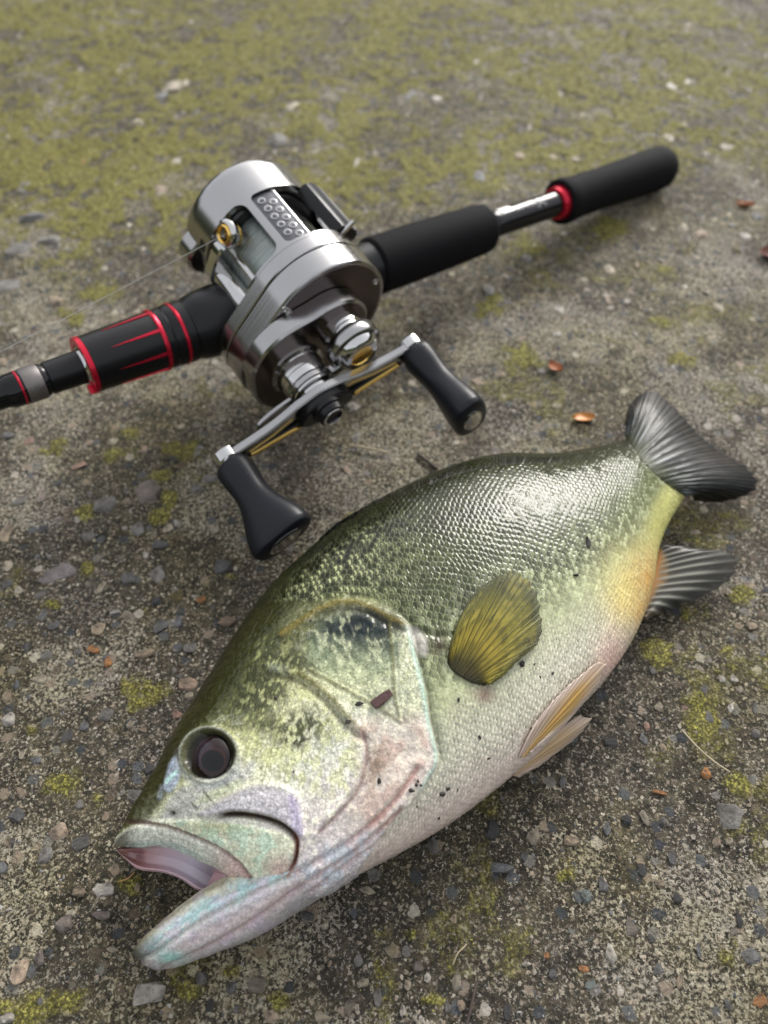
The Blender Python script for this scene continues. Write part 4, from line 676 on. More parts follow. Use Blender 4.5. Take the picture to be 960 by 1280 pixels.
# ---- bits of debris on the flank, loose
DM = simple('dirt', (.016, .012, .010), .55, 0., .1, 900., .4); BK = simple('bark', (.055, .022, .020), .5, 0., .1, 700., .6, bscale=900)
def chunk(name, px, py, lx, ly, hz, ang, mat, seed, label=None, cat='debris', group=None, on=True):
    r = random.Random(seed); bm = bmesh.new()
    for i in range(14):
        v_ = Vector((r.gauss(0, 1), r.gauss(0, 1), r.gauss(0, 1))).normalized()*r.uniform(.75, 1); bm.verts.new((v_.x*lx, v_.y*ly, v_.z*hz))
    bmesh.ops.convex_hull(bm, input=bm.verts)
    for v_ in [v_ for v_ in bm.verts if not v_.link_faces]: bm.verts.remove(v_)
    bmesh.ops.scale(bm, vec=(MM, MM, MM), verts=bm.verts); me = bpy.data.meshes.new(name); bm.to_mesh(me); bm.free(); me.materials.append(mat); o = bpy.data.objects.new(name, me); SC.collection.objects.link(o)
    if on: x_, n_ = surf(px, py)
    else: x_, n_ = at(px, py, .4), np.array([0, 0, 1.])
    q_ = Vector(n_).to_track_quat('Z', 'Y').to_matrix().to_4x4(); o.matrix_world = Matrix.Translation(Vector(x_+n_*hz*.35)*MM) @ (q_ if on else Matrix.Identity(4)) @ Matrix.Rotation(ang, 4, 'Z')
    return tag(o, label, cat, group)
# bark chip: a small ridged plank
bm = bmesh.new(); r = random.Random(5)
for i in range(7):
    for s_ in (-1, 1):
        for z_ in (0, 1): bm.verts.new(((i-3)*.95+r.uniform(-.15, .15), s_*1.05+r.uniform(-.2, .2), z_*1.1+r.uniform(-.15, .2)*z_))
bmesh.ops.convex_hull(bm, input=bm.verts); bmesh.ops.scale(bm, vec=(MM,)*3, verts=bm.verts); me = bpy.data.meshes.new('bark_chip'); bm.to_mesh(me); bm.free(); me.materials.append(BK)
o = bpy.data.objects.new('bark_chip', me); SC.collection.objects.link(o); x_, n_ = surf(478, 875); q_ = Vector(n_).to_track_quat('Z', 'Y').to_matrix().to_4x4()
def inplane(n_, a, b):
    "in-plane axis that runs from photo point a to b"
    xa = surf(*a)[0]; xb = surf(*b)[0]; e_ = xb-xa; e_ = e_-n_*(e_@n_); e_ /= np.linalg.norm(e_); f_ = np.cross(n_, e_); return Matrix(((e_[0], f_[0], n_[0], 0), (e_[1], f_[1], n_[1], 0), (e_[2], f_[2], n_[2], 0), (0, 0, 0, 1)))
o.matrix_world = Matrix.Translation(Vector(x_)*MM) @ inplane(n_, (465,884), (490,866)); tag(o, 'oblong purplish brown bark chip stuck on the gill cover of the fish', 'bark chip')
chunk('dirt_clump', 450, 880, 1.5, .7, .6, .3, DM, 11, 'dark seed-shaped crumb just left of the bark chip on the gill cover', 'crumb')
chunk('dirt_clump', 435, 903, 1.0, .8, .6, .3, DM, 12, 'black crumb on the lower end of the olive cheek ridge', 'crumb')
chunk('dirt_clump', 735, 678, 2.6, 1.0, .7, .1, DM, 13, 'dark elongated dirt clump on the rear flank above the anal fin', 'crumb')
chunk('dirt_clump', 641, 745, 1.3, 1.0, .7, .4, DM, 14, 'round dark crumb stuck on the yellow pectoral fin', 'crumb')
chunk('dirt_clump', 652, 830, 1.2, 1.0, .7, .4, DM, 15, 'round dark crumb just below the pectoral fin tip rays', 'crumb')
chunk('dirt_clump', 720, 719, .6, 1.3, .5, .4, DM, 16, 'thin dark sliver on the flank between pectoral and anal fins', 'crumb')
for i, (a, b, s_) in enumerate([(513,986,1.1),(518,979,.7),(521,975,.6),(524,980,.5),(553,992,1.),(560,986,.8),(572,988,.5),(549,1022,.8),(521,1008,.4),(660,786,.8),(573,874,.8),(599,922,.9),(664,910,.6),(690,842,.7),(675,847,.6),(740,838,.7),(705,708,.5),(788,776,.6),(610,948,.6),(367,965,.5),(474,976,.9),(366,1108,.5),(300,1093,.5),(307,1096,.6),(345,873,.7),(388,775,.5),(668,830,.5)]):
    chunk('dirt_speck', a, b, s_, s_*.75, s_*.5, i*.7, DM, 30+i, 'tiny dark speck of dirt stuck to the skin of the fish', 'dirt speck', 'dirt specks on the fish')
#==ROD==
# ------------------------------------------------------------------ ROD AND REEL share one frame: x along the rod to the butt, y up off the rod, z along the spool axle to the handle
RO = np.array([-34.476, 254.83, 34.143]); RR = np.array([.79403, .60011, -.09685]); RU = np.array([.20094, -.10875, .97355]); RA = np.array([.57371, -.79249, -.20693])
M_ROD = Matrix(((RR[0], RU[0], RA[0], RO[0]*MM), (RR[1], RU[1], RA[1], RO[1]*MM), (RR[2], RU[2], RA[2], RO[2]*MM), (0, 0, 0, 1)))
def onplane(px, a):
    d = FW+(px[0]-480)/FPX*np.array([1., 0, 0])+(px[1]-640)/FPX*DN; t = ((RO+RA*a-CP)@RA)/(d@RA); X_ = CP+d*t-RO; return np.array([X_@RR, X_@RU, a])
def lathe(prof, seg=64, axis='z', c=(0, 0)):
    "prof: (position along axis, radius); a radius of 0 closes the end"
    V, F, rows = [], [], []
    for z, r in prof:
        if r <= 1e-6: rows.append([len(V)]); V.append((0, 0, z))
        else:
            rows.append(list(range(len(V), len(V)+seg)))
            for k in range(seg): t = 2*math.pi*k/seg; V.append((r*math.cos(t), r*math.sin(t), z))
    for a, b in zip(rows, rows[1:]):
        for k in range(seg):
            k2 = (k+1) % seg
            if len(a) == 1 and len(b) == 1: continue
            if len(a) == 1: F.append((a[0], b[k2], b[k]))
            elif len(b) == 1: F.append((a[k], a[k2], b[0]))
            else: F.append((a[k], a[k2], b[k2], b[k]))
    V = np.array(V, float)
    if axis == 'z': V = V+np.array([c[0], c[1], 0])
    else: V = np.stack([V[:, 2], V[:, 0]+c[0], V[:, 1]+c[1]], -1)
    return V, F
def join(*parts):
    V, F, o = [], [], 0
    for v, f in parts: V.append(np.asarray(v, float)); F += [tuple(i+o for i in q) for q in f]; o += len(v)
    return np.vstack(V), F
def rpart(name, vf, mat, parent, angle=28, smooth=True): return mesh(name, vf[0], vf[1], mat, parent, smooth, angle)
def rnd(z0, z1, r0, r1, e=.6):
    "profile of a solid bar with eased ends"
    return [(z0, 0), (z0, r0-e), (z0+e*.3, r0-e*.3), (z0+e, r0), (z1-e, r1), (z1-e*.3, r1-e*.3), (z1, r1-e), (z1, 0)]
def tube(path, r, seg=10):
    P_ = np.array(path, float); V, F = [], []; up = np.array([0, 0, 1.])
    for i in range(len(P_)):
        t = P_[min(i+1, len(P_)-1)]-P_[max(i-1, 0)]; t /= np.linalg.norm(t); a = np.cross(t, up if abs(t[2]) < .9 else np.array([1., 0, 0])); a /= np.linalg.norm(a); b = np.cross(t, a)
        for k in range(seg): q = 2*math.pi*k/seg; V.append(P_[i]+r*(math.cos(q)*a+math.sin(q)*b))
    for i in range(len(P_)-1):
        for k in range(seg): k2 = (k+1) % seg; F.append((i*seg+k, i*seg+k2, (i+1)*seg+k2, (i+1)*seg+k))
    F.append(tuple(range(seg))[::-1]); F.append(tuple(range((len(P_)-1)*seg, len(P_)*seg))); return np.array(V), F
def prism(poly, z0, z1, bev=.5, c=None):
    "extruded outline with a small bevel on both rims"
    p = np.array(poly, float); n = len(p); cc = p.mean(0) if c is None else np.array(c)
    a = sum(p[i][0]*p[(i+1) % n][1]-p[(i+1) % n][0]*p[i][1] for i in range(n))
    if a < 0: p = p[::-1]
    e = np.roll(p, -1, 0)-np.roll(p, 1, 0); nn_ = np.stack([e[:, 1], -e[:, 0]], -1); nn_ /= np.linalg.norm(nn_, axis=1, keepdims=True)+1e-9; q = p-nn_*bev
    L = [np.c_[q, np.full(n, z0)], np.c_[p, np.full(n, z0+bev)], np.c_[p, np.full(n, z1-bev)], np.c_[q, np.full(n, z1)]]; V = np.vstack(L); F = []
    for k in range(3):
        for i in range(n): j_ = (i+1) % n; F.append((k*n+i, k*n+j_, (k+1)*n+j_, (k+1)*n+i))
    F.append(tuple(range(n))[::-1]); F.append(tuple(3*n+i for i in range(n))); return V, F
def boxv(c, s, rot=0., axis=2):
    V = np.array([(x, y, z) for x in (-.5, .5) for y in (-.5, .5) for z in (-.5, .5)])*np.array(s); ca, sa = math.cos(rot), math.sin(rot)
    if axis == 2: V = np.stack([V[:, 0]*ca-V[:, 1]*sa, V[:, 0]*sa+V[:, 1]*ca, V[:, 2]], -1)
    return V+np.array(c), [(0,1,3,2),(4,6,7,5),(0,4,5,1),(2,3,7,6),(0,2,6,4),(1,5,7,3)]

rod = empty('fishing_rod', M_ROD); tag(rod, 'black fishing rod with red rings and split foam grips lying on the concrete', 'fishing rod')
rpart('rod_blank', lathe([(-760, 0), (-760, 2.6), (-118, 5.0), (-110, 5.15), (-86, 5.3), (-84, 5.3), (-84, 0)], 48, 'x'), M_black, rod)
rpart('wrap', lathe([(-119, 5.2), (-117.5, 5.9), (-106.5, 6.1), (-104.6, 5.3)], 48, 'x'), M_black, rod)
rpart('glitter_band', lathe([(-112.6, 6.02), (-112.2, 6.2), (-106.9, 6.3), (-106.5, 6.1)], 48, 'x'), M_silverwrap, rod)
rpart('red_thread', lathe([(-114.2, 5.95), (-114.0, 6.22), (-113.6, 6.22), (-113.4, 6.0)], 48, 'x'), M_red, rod)
rpart('black_sleeve', lathe([(-104.5, 5.2), (-104.2, 5.75), (-90.5, 6.1), (-90, 5.2)], 48, 'x'), M_satin, rod)
pr = [(-92.5, 5.4), (-92.3, 6.3)]
for k in range(5): z = -92+k*1.5; pr += [(z, 6.5), (z+.5, 7.0), (z+1.0, 6.5)]
rpart('threaded_collar', lathe(pr+[(-83.5, 6.5), (-83.5, 5.4)], 48, 'x'), M_steel, rod)
# hood nut: black shell, red front rim (open at one side), red wedge ribs and ring
rpart('hood_nut', lathe([(-86, 7.2), (-90.0, 7.6), (-90.2, 9.6), (-89.6, 10.2), (-75, 10.7), (-64, 11.1), (-62, 11.0), (-62, 7)], 72, 'x'), M_satin, rod)
def arcring(z0, z1, r0, r1, t0, t1, seg=60):
    V, F = [], []
    for k in range(seg+1):
        t = t0+(t1-t0)*k/seg
        for z, r in ((z0, r0), (z0, r1), (z1, r1), (z1, r0)): V.append((z, r*math.cos(t), r*math.sin(t)))
    for k in range(seg):
        for q in range(4): F.append((k*4+q, k*4+(q+1) % 4, k*4+4+(q+1) % 4, k*4+4+q))
    F += [(3, 2, 1, 0), tuple(seg*4+i for i in range(4))]; return np.array(V), F
rpart('red_rim', arcring(-91.6, -89.8, 7.4, 10.45, 2.35, 2.35+5.75), M_red, rod)
rpart('red_lug', join(arcring(-93.4, -90.2, 6.9, 10.2, 2.0, 2.28, 8)), M_red, rod)
for k in range(8):
    t = k*math.pi/4+.42; V = []
    for z, w_, h_ in ((-82, .06, .05), (-76, .3, .22), (-65, .75, .4), (-63.8, .75, .4)):
        r = 10.3+(z+90)*.03
        for dw, dh_ in ((-w_, -.3), (-w_*.7, h_), (w_*.7, h_), (w_, -.3)): V.append((z, (r+dh_)*math.cos(t+dw/r), (r+dh_)*math.sin(t+dw/r)))
    F = [(i*4+q, i*4+(q+1) % 4, i*4+4+(q+1) % 4, i*4+4+q) for i in range(3) for q in range(4)]+[(3,2,1,0),(12,13,14,15)]
    rpart('red_rib', (V, F), M_red, rod)
rpart('red_ring', lathe([(-64.2, 10.5), (-64.0, 11.5), (-63.3, 11.75), (-62.5, 11.5), (-62.3, 10.5)], 72, 'x'), M_red, rod)
rpart('seat_collar', lathe([(-62.3, 10), (-62.2, 11.2), (-60, 11.4), (-59.2, 11.0), (-58.4, 11.4), (-56.2, 11.6), (-56.0, 11.2), (-54.8, 11.2), (-54.6, 11.7), (-51.5, 11.8), (-51, 11.3), (-50.6, 10.5)], 72, 'x'), M_satin, rod)
rpart('red_band', lathe([(-56.1, 11), (-56.0, 11.75), (-55.3, 11.9), (-54.8, 11.75), (-54.6, 11)], 72, 'x'), M_red, rod)
rpart('reel_seat', lathe([(-51.2, 9), (-51, 11.0), (-49.6, 11.3), (-48.5, 12.0), (-44, 12.9), (-38, 13.4), (-30, 13.2), (-22, 11.8), (-12, 9.6), (20, 9.4), (38, 11), (42, 9)], 72, 'x'), M_satin, rod)
rpart('front_grip', lathe([(36, 9), (36.2, 11.4), (37.5, 12.3), (60, 12.2), (85, 11.7), (98, 11.4), (102.2, 10.9), (104, 9.4), (104.6, 6)], 64, 'x'), M_eva, rod)
rpart('red_winding', lathe([(104.2, 5), (104.3, 6.7), (106.6, 6.5), (107, 5.4)], 48, 'x'), simple('dark_red_thread', (.16, .02, .03), .35, .3), rod)
rpart('butt_section', lathe([(104.5, 5), (106.9, 6.0), (109, 6.2), (112, 6.0), (152, 6.3), (156, 6.3), (156, 0)], 64, 'x'), M_black, rod)
rpart('red_grip_ring', lathe([(150.2, 6.1), (150.4, 7.6), (152.4, 8.0), (155.6, 8.8), (157.2, 8.6), (157.2, 6)], 64, 'x'), M_red, rod)
rpart('rear_grip', lathe([(154.0, 8.6), (153.6, 10.0), (154.6, 10.9), (157, 11.2), (160, 10.9), (163, 10.4), (185, 10.2), (215, 11.0), (229, 11.4), (235, 10.9), (238.6, 9.0), (240, 6), (240.4, 0)], 64, 'x'), M_eva, rod)
# silver print on the butt section: a row of small strokes and a larger X mark, wrapped on the tube
def patch(s0, s1, t0, t1, r, skew=0., n=6):
    V, F = [], []
    for i in range(n+1):
        t = t0+(t1-t0)*i/n
        for s_ in (s0, s1): V.append((s_+skew*(i/n), r*math.cos(t), r*math.sin(t)))
    for i in range(n): F.append((2*i, 2*i+1, 2*i+3, 2*i+2))
    return V, F
CELLS = [[(0,0,0,1),(0,.5,.7,.5)], [(.2,0,.9,1)], [(0,0,0,1),(0,1,.8,1)], [(.5,0,.5,1),(.5,.5,1,.5)], [(0,0,.8,0),(0,1,.8,1)], [(.3,0,.3,1),(.9,0,.9,1)], [(0,0,.9,.5),(.9,.5,0,1)]]   # a worn, unreadable row of print
def stroke(a, b, r, wd):
    a, b = np.array(a, float), np.array(b, float); e = (b-a)/np.linalg.norm(b-a); n = np.array([-e[1], e[0]])*wd/2; a = a-e*wd*.3; b = b+e*wd*.3; m = 5; V = []
    for i in range(m+1):
        p_ = a+(b-a)*i/m
        for q in (p_-n, p_+n): V.append((q[0], r*math.cos(q[1]/r), r*math.sin(q[1]/r)))
    return V, [(2*i, 2*i+1, 2*i+3, 2*i+2) for i in range(m)]
txt = []; s0 = 121.0; y0 = .25*6.2
for ch in range(7):
    w_ = 1.45
    for (x0, y0_, x1, y1) in CELLS[ch]: txt.append(stroke((s0+x0*w_*.8, y0+1.7*(1-y0_)-1.2), (s0+x1*w_*.8, y0+1.7*(1-y1)-1.2), 6.28, .34))
    s0 += w_+.5
for (x0, y0_, x1, y1) in ((0,0,1,1),(0,1,1,0)): txt.append(stroke((134.0+x0*5.2, y0+4.2*(1-y0_)-2.6), (134.0+x1*5.2, y0+4.2*(1-y1)-2.6), 6.30, .95))
rpart('printed_mark', join(*txt), M_print, rod)
rpart('white_decal', patch(110.5, 118.0, -.62, .12, 6.34, skew=1.6, n=10), M_white, rod)

# ------------------------------------------------------------------ REEL
reel = empty('fishing_reel', M_ROD); tag(reel, 'silver round baitcasting reel with black double-knob handle clamped on the rod', 'fishing reel')
CX, CY, R0 = -9.0, 16.0, 26.0; DX, DY = -26.0, 5.0
def hull_outline(c1, r1, c2, r2, n=160):
    pts = [(c1[0]+r1*math.cos(t), c1[1]+r1*math.sin(t)) for t in np.linspace(0, 2*math.pi, n, endpoint=False)]+[(c2[0]+r2*math.cos(t), c2[1]+r2*math.sin(t)) for t in np.linspace(0, 2*math.pi, n, endpoint=False)]
    pts = sorted(set(pts))
    def half(ps):
        h = []
        for p_ in ps:
            while len(h) >= 2 and (h[-1][0]-h[-2][0])*(p_[1]-h[-2][1])-(h[-1][1]-h[-2][1])*(p_[0]-h[-2][0]) <= 0: h.pop()
            h.append(p_)
        return h
    H = half(pts)[:-1]+half(pts[::-1])[:-1]; H = np.array(H); d = np.r_[0, np.cumsum(np.linalg.norm(np.roll(H, -1, 0)-H, axis=1))]; Hc_ = np.vstack([H, H[:1]]); q = np.linspace(0, d[-1], n, endpoint=False)
    return np.stack([np.interp(q, d, Hc_[:, 0]), np.interp(q, d, Hc_[:, 1])], -1)
# frame: tube with its windows cut out
def shell_cut(a0, a1, z0, z1, rc, r0=17, r1=34):
    "closed cutter: rounded rectangle in (angle, axial) space pushed through the wall; angle from up towards the tip"
    Rm = R0; L0, L1 = math.radians(a0)*Rm, math.radians(a1)*Rm; pts = []
    for cx_, cy_, t0 in ((L1-rc, z1-rc, 0), (L0+rc, z1-rc, 90), (L0+rc, z0+rc, 180), (L1-rc, z0+rc, 270)):
        for k in range(9): t = math.radians(t0+k*90/8); pts.append((cx_+rc*math.cos(t), cy_+rc*math.sin(t)))
    out_ = []
    for i in range(len(pts)):                            # subdivide long runs so the cutter follows the curve
        a, b = np.array(pts[i]), np.array(pts[(i+1) % len(pts)]); m = max(1, int(np.linalg.norm(b-a)/2)); out_ += [tuple(a+(b-a)*q/m) for q in range(m)]
    n = len(out_); V = []
    for r in (r0, r1):
        for l, z in out_: t = l/Rm; V.append((CX-r*math.sin(t), CY+r*math.cos(t), z))
    tm = (L0+L1)/2/Rm
    for r in (r0, r1): V.append((CX-r*math.sin(tm), CY+r*math.cos(tm), (z0+z1)/2))
    F = [(i, (i+1) % n, n+(i+1) % n, n+i) for i in range(n)]+[(2*n, (i+1) % n, i) for i in range(n)]+[(2*n+1, n+i, n+(i+1) % n) for i in range(n)]
    bm = bmesh.new(); vs = [bm.verts.new(v_) for v_ in V]; [bm.faces.new([vs[i] for i in f]) for f in F]; bmesh.ops.recalc_face_normals(bm, faces=bm.faces); me = bpy.data.meshes.new('cut'); bm.to_mesh(me); bm.free(); return bpy.data.objects.new('cut', me)
prof = [(-27, 23.6), (-27, 25.7), (-26.7, 26), (13.6, 26), (13.6, 23.6)]
V, F = lathe(prof+[prof[0]], 192, 'z', (CX, CY)); bm = bmesh.new(); vs = [bm.verts.new(v_) for v_ in V]; [bm.faces.new([vs[i] for i in f]) for f in F]; bmesh.ops.remove_doubles(bm, verts=bm.verts, dist=1e-4); bmesh.ops.recalc_face_normals(bm, faces=bm.faces)
me = bpy.data.meshes.new('frame'); bm.to_mesh(me); bm.free(); fo = bpy.data.objects.new('frame', me); SC.collection.objects.link(fo); cuts = []
for args in ((27, 112, -14.2, 12.6, 4.5), (-78, 20.6, -13.6, 12.2, 2.2)):
    c_ = shell_cut(*args); SC.collection.objects.link(c_); cuts.append(c_); m_ = fo.modifiers.new('b', 'BOOLEAN'); m_.object = c_; m_.operation = 'DIFFERENCE'; m_.solver = 'EXACT'
dg = bpy.context.evaluated_depsgraph_get(); dg.update(); me2 = bpy.data.meshes.new_from_object(fo.evaluated_get(dg))
for c_ in cuts: bpy.data.objects.remove(c_)
bpy.data.objects.remove(fo)
co = np.zeros(len(me2.vertices)*3); me2.vertices.foreach_get('co', co); me2.vertices.foreach_set('co', co*MM); me2.materials.clear(); me2.materials.append(M_turn); me2.name = 'frame'
me2.polygons.foreach_set('use_smooth', [True]*len(me2.polygons)); me2.set_sharp_from_angle(angle=math.radians(30)); me2.update()
frame = bpy.data.objects.new('frame', me2); SC.collection.objects.link(frame); frame.parent = reel
OUT = hull_outline((CX, CY), R0, (DX+.5, DY-2), 19.5)
rpart('frame_flange', prism(OUT, 13.4, 19.3, .35), M_turn, reel)
rpart('handle_side_plate', prism(OUT, 19.7, 29.6, .5), M_turn, reel)
inn = np.array([CX+2, CY])+(hull_outline((CX, CY), R0-1.6, (DX+.5, DY-2), 17.6)-np.array([CX+2, CY]))
rpart('side_face', prism(inn, 29.2, 29.75, .15), M_face, reel)
BOSS = crom([(-44.3, 4),(-44.6, 11),(-41, 19),(-35, 24.5),(-28, 27.2),(-21, 29),(-15, 31),(-9, 31.5),(-2, 29),(3, 23),(4, 16),(1, 9),(-4, 4),(-7, -3),(-10, -11),(-17, -16.5),(-26, -17.5),(-35, -14.5),(-42, -6)], 120, True)
rpart('gear_housing', prism(BOSS, 29.4, 37.2, .8), M_boss, reel)
rpart('housing_face', prism(np.array([-20, 8])+(BOSS-np.array([-20, 8]))*.955, 37.0, 37.35, .1), M_face, reel)
# small screws on the face
for (x_, y_, z_) in ((11, 27, 29.8), (-29, 29.5, 29.8), (-27.5, 28, 29.8)):
    rpart('screw', lathe([(z_-.2, 1.3), (z_+.3, 1.2), (z_+.5, .8), (z_+.2, .5), (z_+.2, 0)], 20, 'z', (x_, y_)), M_steel, reel)
# palm side
rpart('palm_side_plate', lathe([(-26.8, 22), (-26.8, 25.9), (-29.5, 25.8), (-31.0, 25.0), (-32.2, 23), (-33, 19), (-33.3, 0)], 160, 'z', (CX, CY)), M_turn, reel)
rpart('palm_lug', join(prism(crom([(-31, 20),(-36, 17.5),(-38.6, 13),(-38, 8),(-34.5, 4.5),(-29, 3)], 40, True), -29.5, -20.5, 1.0)), M_boss, reel)
rpart('inner_ring', lathe([(-15, 15), (-15.2, 23.5), (-17, 23.7), (-19, 23.7)], 96, 'z', (CX, CY)), M_dark, reel)
rpart('inner_ring.001', lathe([(13.2, 15), (13.2, 23.5), (12.6, 23.6)], 96, 'z', (CX, CY)), M_dark, reel)
# spool with wound line
sp = rpart('spool', lathe([(-15.4, 0), (-15.4, 21.5), (-14.6, 21.8), (-13.6, 21.2), (-13.0, 15), (-12.6, 10), (11.2, 10), (11.6, 15), (12.0, 21.2), (12.6, 21.6), (13, 0)], 96, 'z', (CX, CY)), M_dark, reel)
rpart('wound_line', lathe([(-13.2, 12), (-12.9, 17.6), (-6, 18.3), (4, 18.4), (11.2, 17.8), (11.6, 12)], 96, 'z', (CX, CY)), M_spool, sp)
# drilled plate over the spool
def wallpt(al, r, z): t = math.radians(al); return np.array([CX-r*math.sin(t), CY+r*math.cos(t), z])
V, F = [], []; na_ = 14
for i in range(na_+1):
    al = .3+20.0*i/na_
    for r in (24.9, 23.4):
        for z in (-13.2, 11.9): V.append(wallpt(al, r, z))
for i in range(na_):
    b = i*4; F += [(b, b+1, b+5, b+4), (b+2, b+6, b+7, b+3), (b, b+4, b+6, b+2), (b+1, b+3, b+7, b+5)]
F += [(0, 2, 3, 1), (na_*4, na_*4+1, na_*4+3, na_*4+2)]
dp = rpart('drilled_plate', (V, F), M_plate, reel)
for row, al in enumerate((6.0, 13.6)):
    for k in range(5):
        z = -9.6+k*4.4+(1.9 if row == 0 else -.6); c_ = wallpt(al, 24.9, z); nrm = np.array([-math.sin(math.radians(al)), math.cos(math.radians(al)), 0]); tg = np.array([nrm[1], -nrm[0], 0]); Vr, Fr = [], []
        for (r, h) in ((1.5, -.05), (1.45, .22), (1.15, .28), (.95, .0), (.5, -.25), (0.05, -.3)):
            for q in range(16): t = 2*math.pi*q/16; Vr.append(c_+tg*r*math.cos(t)+np.array([0, 0, 1])*r*math.sin(t)+nrm*h)
        for a in range(5):
            for q in range(16): Fr.append((a*16+q, a*16+(q+1) % 16, a*16+16+(q+1) % 16, a*16+16+q))
        rpart('eyelet', (Vr, Fr), M_steel, dp)
rpart('edge_bar', join((lambda q: q)(tube([wallpt(-.6, 24.6, -13.4), wallpt(-.6, 24.6, 12)], .8, 12))), M_boss, reel)
# thumb bar: ribbed slab behind the spool
V, F = [], []; rows = []
tbp = [(-28, 24.2), (-29, 27.0), (-31, 28.4)]+[(-33.2-q*1.55, 28.8+.06*q+(.7 if q % 2 else 0)) for q in range(11)]+[(-51.5, 28.8), (-53, 26.8), (-52, 24.4)]
for z in (-13, -12.4, 11.4, 12):
    for al, r in tbp: sh_ = .96 if z in (-13, 12) else 1; V.append(wallpt(al, 24.2+(r-24.2)*sh_, z))
m = len(tbp); F = [(k*m+i, k*m+(i+1) % m, (k+1)*m+(i+1) % m, (k+1)*m+i) for k in range(3) for i in range(m)]+[tuple(range(m))[::-1], tuple(3*m+i for i in range(m))]
rpart('thumb_bar', (V, F), M_satin, reel)
rpart('bar_clip', boxv(wallpt(-35, 28.8, 12.8), (6, 1.5, 1.2), math.radians(41)), M_steel, reel)
# level wind
rpart('guide_bar', lathe(rnd(-21, 13.5, 4.4, 4.4), 40, 'z', (-30.5, 12.0)), M_steel, reel)
rpart('worm_shaft', lathe(rnd(-21, 13.5, 1.7, 1.7, .3), 28, 'z', (-26.0, 20.8)), M_steel, reel)
lw0 = onplane((281, 293), -11.0)
def ringtorus(c, n, R1, r1, seg=40, ms=12, sq=1.0):
    n = np.array(n, float)/np.linalg.norm(n); a = np.cross(n, [0, 0, 1.]); a /= np.linalg.norm(a); b = np.cross(n, a); V, F = [], []
    for i in range(seg):
        t = 2*math.pi*i/seg; d = a*math.cos(t)*sq+b*math.sin(t)
        for j_ in range(ms): p_ = 2*math.pi*j_/ms; V.append(np.array(c)+d*(R1+r1*math.cos(p_))+n*r1*1.5*math.sin(p_))
    for i in range(seg):
        for j_ in range(ms): F.append((i*ms+j_, ((i+1) % seg)*ms+j_, ((i+1) % seg)*ms+(j_+1) % ms, i*ms+(j_+1) % ms))
    return V, F
gN = np.array([-.93, .30, .12]); lw = rpart('line_guide', join(ringtorus(lw0+np.array([1.2, 0, 0]), gN, 4.1, 1.3), prism(crom([(lw0[0]-3, lw0[1]-4.5),(lw0[0]+2.5, lw0[1]-4),(-23.5, 17),(-25.5, 9.5),(-31, 6.8),(-35.2, 9.5),(-35.6, 14)], 40, True), -14, -8.4, .8)), M_steel, reel)
rpart('brass_insert', ringtorus(lw0, gN, 3.0, .75), M_gold, lw); rpart('brass_insert.001', ringtorus(lw0+np.array([3.4, -.6, .3]), gN, 3.9, .5), M_gold, lw)
rpart('carriage_shield', prism(crom([(-25, 25),(-30, 27),(-34, 23),(-34.5, 17),(-29, 17),(-25.5, 20)], 36, True), -20, -15, .6), M_satin, reel)
# spool tension knob
tk = rpart('tension_knob', lathe([(37, 8.4), (40.5, 8.2), (41.0, 7.6), (41.6, 7.6), (42, 8.2), (43.4, 8.2)], 64, 'z', (CX+.5, CY+2)), M_steel, reel)
V, F = [], []; seg = 144; pf = [(43.2, 8.0), (43.4, 9.8), (43.9, 10.3), (48.2, 10.3), (48.8, 9.8), (49.0, 8.6)]
for i, (z, r) in enumerate(pf):
    for k in range(seg): t = 2*math.pi*k/seg; rr_ = r+(.22 if (k % 2 and i in (2, 3)) else 0); V.append((CX+.5+rr_*math.cos(t), CY+2+rr_*math.sin(t), z))
F = [(i*seg+k, i*seg+(k+1) % seg, (i+1)*seg+(k+1) % seg, (i+1)*seg+k) for i in range(len(pf)-1) for k in range(seg)]
rpart('knurled_ring', (V, F), M_boss, tk, angle=60)
rpart('end_cap', lathe([(48.6, 8.7), (49.8, 8.3), (51.2, 7.4), (51.8, 6.6), (51.9, 4.6)], 64, 'z', (CX+.5, CY+2)), M_steel, tk)
rpart('brass_disc', lathe([(51.7, 4.7), (51.3, 4.4), (51.2, 3), (51.2, 0)], 48, 'z', (CX+.5, CY+2)), M_gold, tk)
# drive collar and star drag
rpart('drive_collar', lathe([(36.8, 11.4), (38.4, 11.2), (38.9, 10.2), (39.3, 10.2), (39.6, 9.9), (43.2, 9.7), (43.3, 9.5), (43.5, 9.5), (43.6, 9.7), (46.6, 9.5), (47, 8.8), (47.4, 8.8), (47.6, 9.3), (50.4, 9.0), (50.8, 7), (53, 6.2)], 80, 'z', (DX, DY)), M_steel, reel)
for k in range(3):
    t = 2*math.pi*k/3+.6; rpart('collar_lug', boxv((DX+9.6*math.cos(t), DY+9.6*math.sin(t), 47.6), (2.2, 3.4, 2.6), t), M_steel, reel)
def prong(sgn, ang):
    pts = crom([(6, 3.2),(13, 3.6),(19, 3.0),(24, 1.2),(27, -1.8),(27.6, -3.2),(25.4, -3.2),(21, -1.4),(14, -.4),(6, -.6)], 50, True); c_, s_ = math.cos(ang), math.sin(ang); pts = np.stack([pts[:, 0], pts[:, 1]*sgn], -1)
    return np.stack([DX+pts[:, 0]*c_-pts[:, 1]*s_, DY+pts[:, 0]*s_+pts[:, 1]*c_], -1)
rpart('star_drag', join(prism(prong(-1, math.radians(202)), 47.6, 49.4, .35), prism(prong(1, math.radians(24)), 47.6, 49.4, .35), lathe([(47.4, 9.4), (47.5, 9.9), (49.4, 9.9), (49.6, 9)], 48, 'z', (DX, DY))), M_boss, reel)
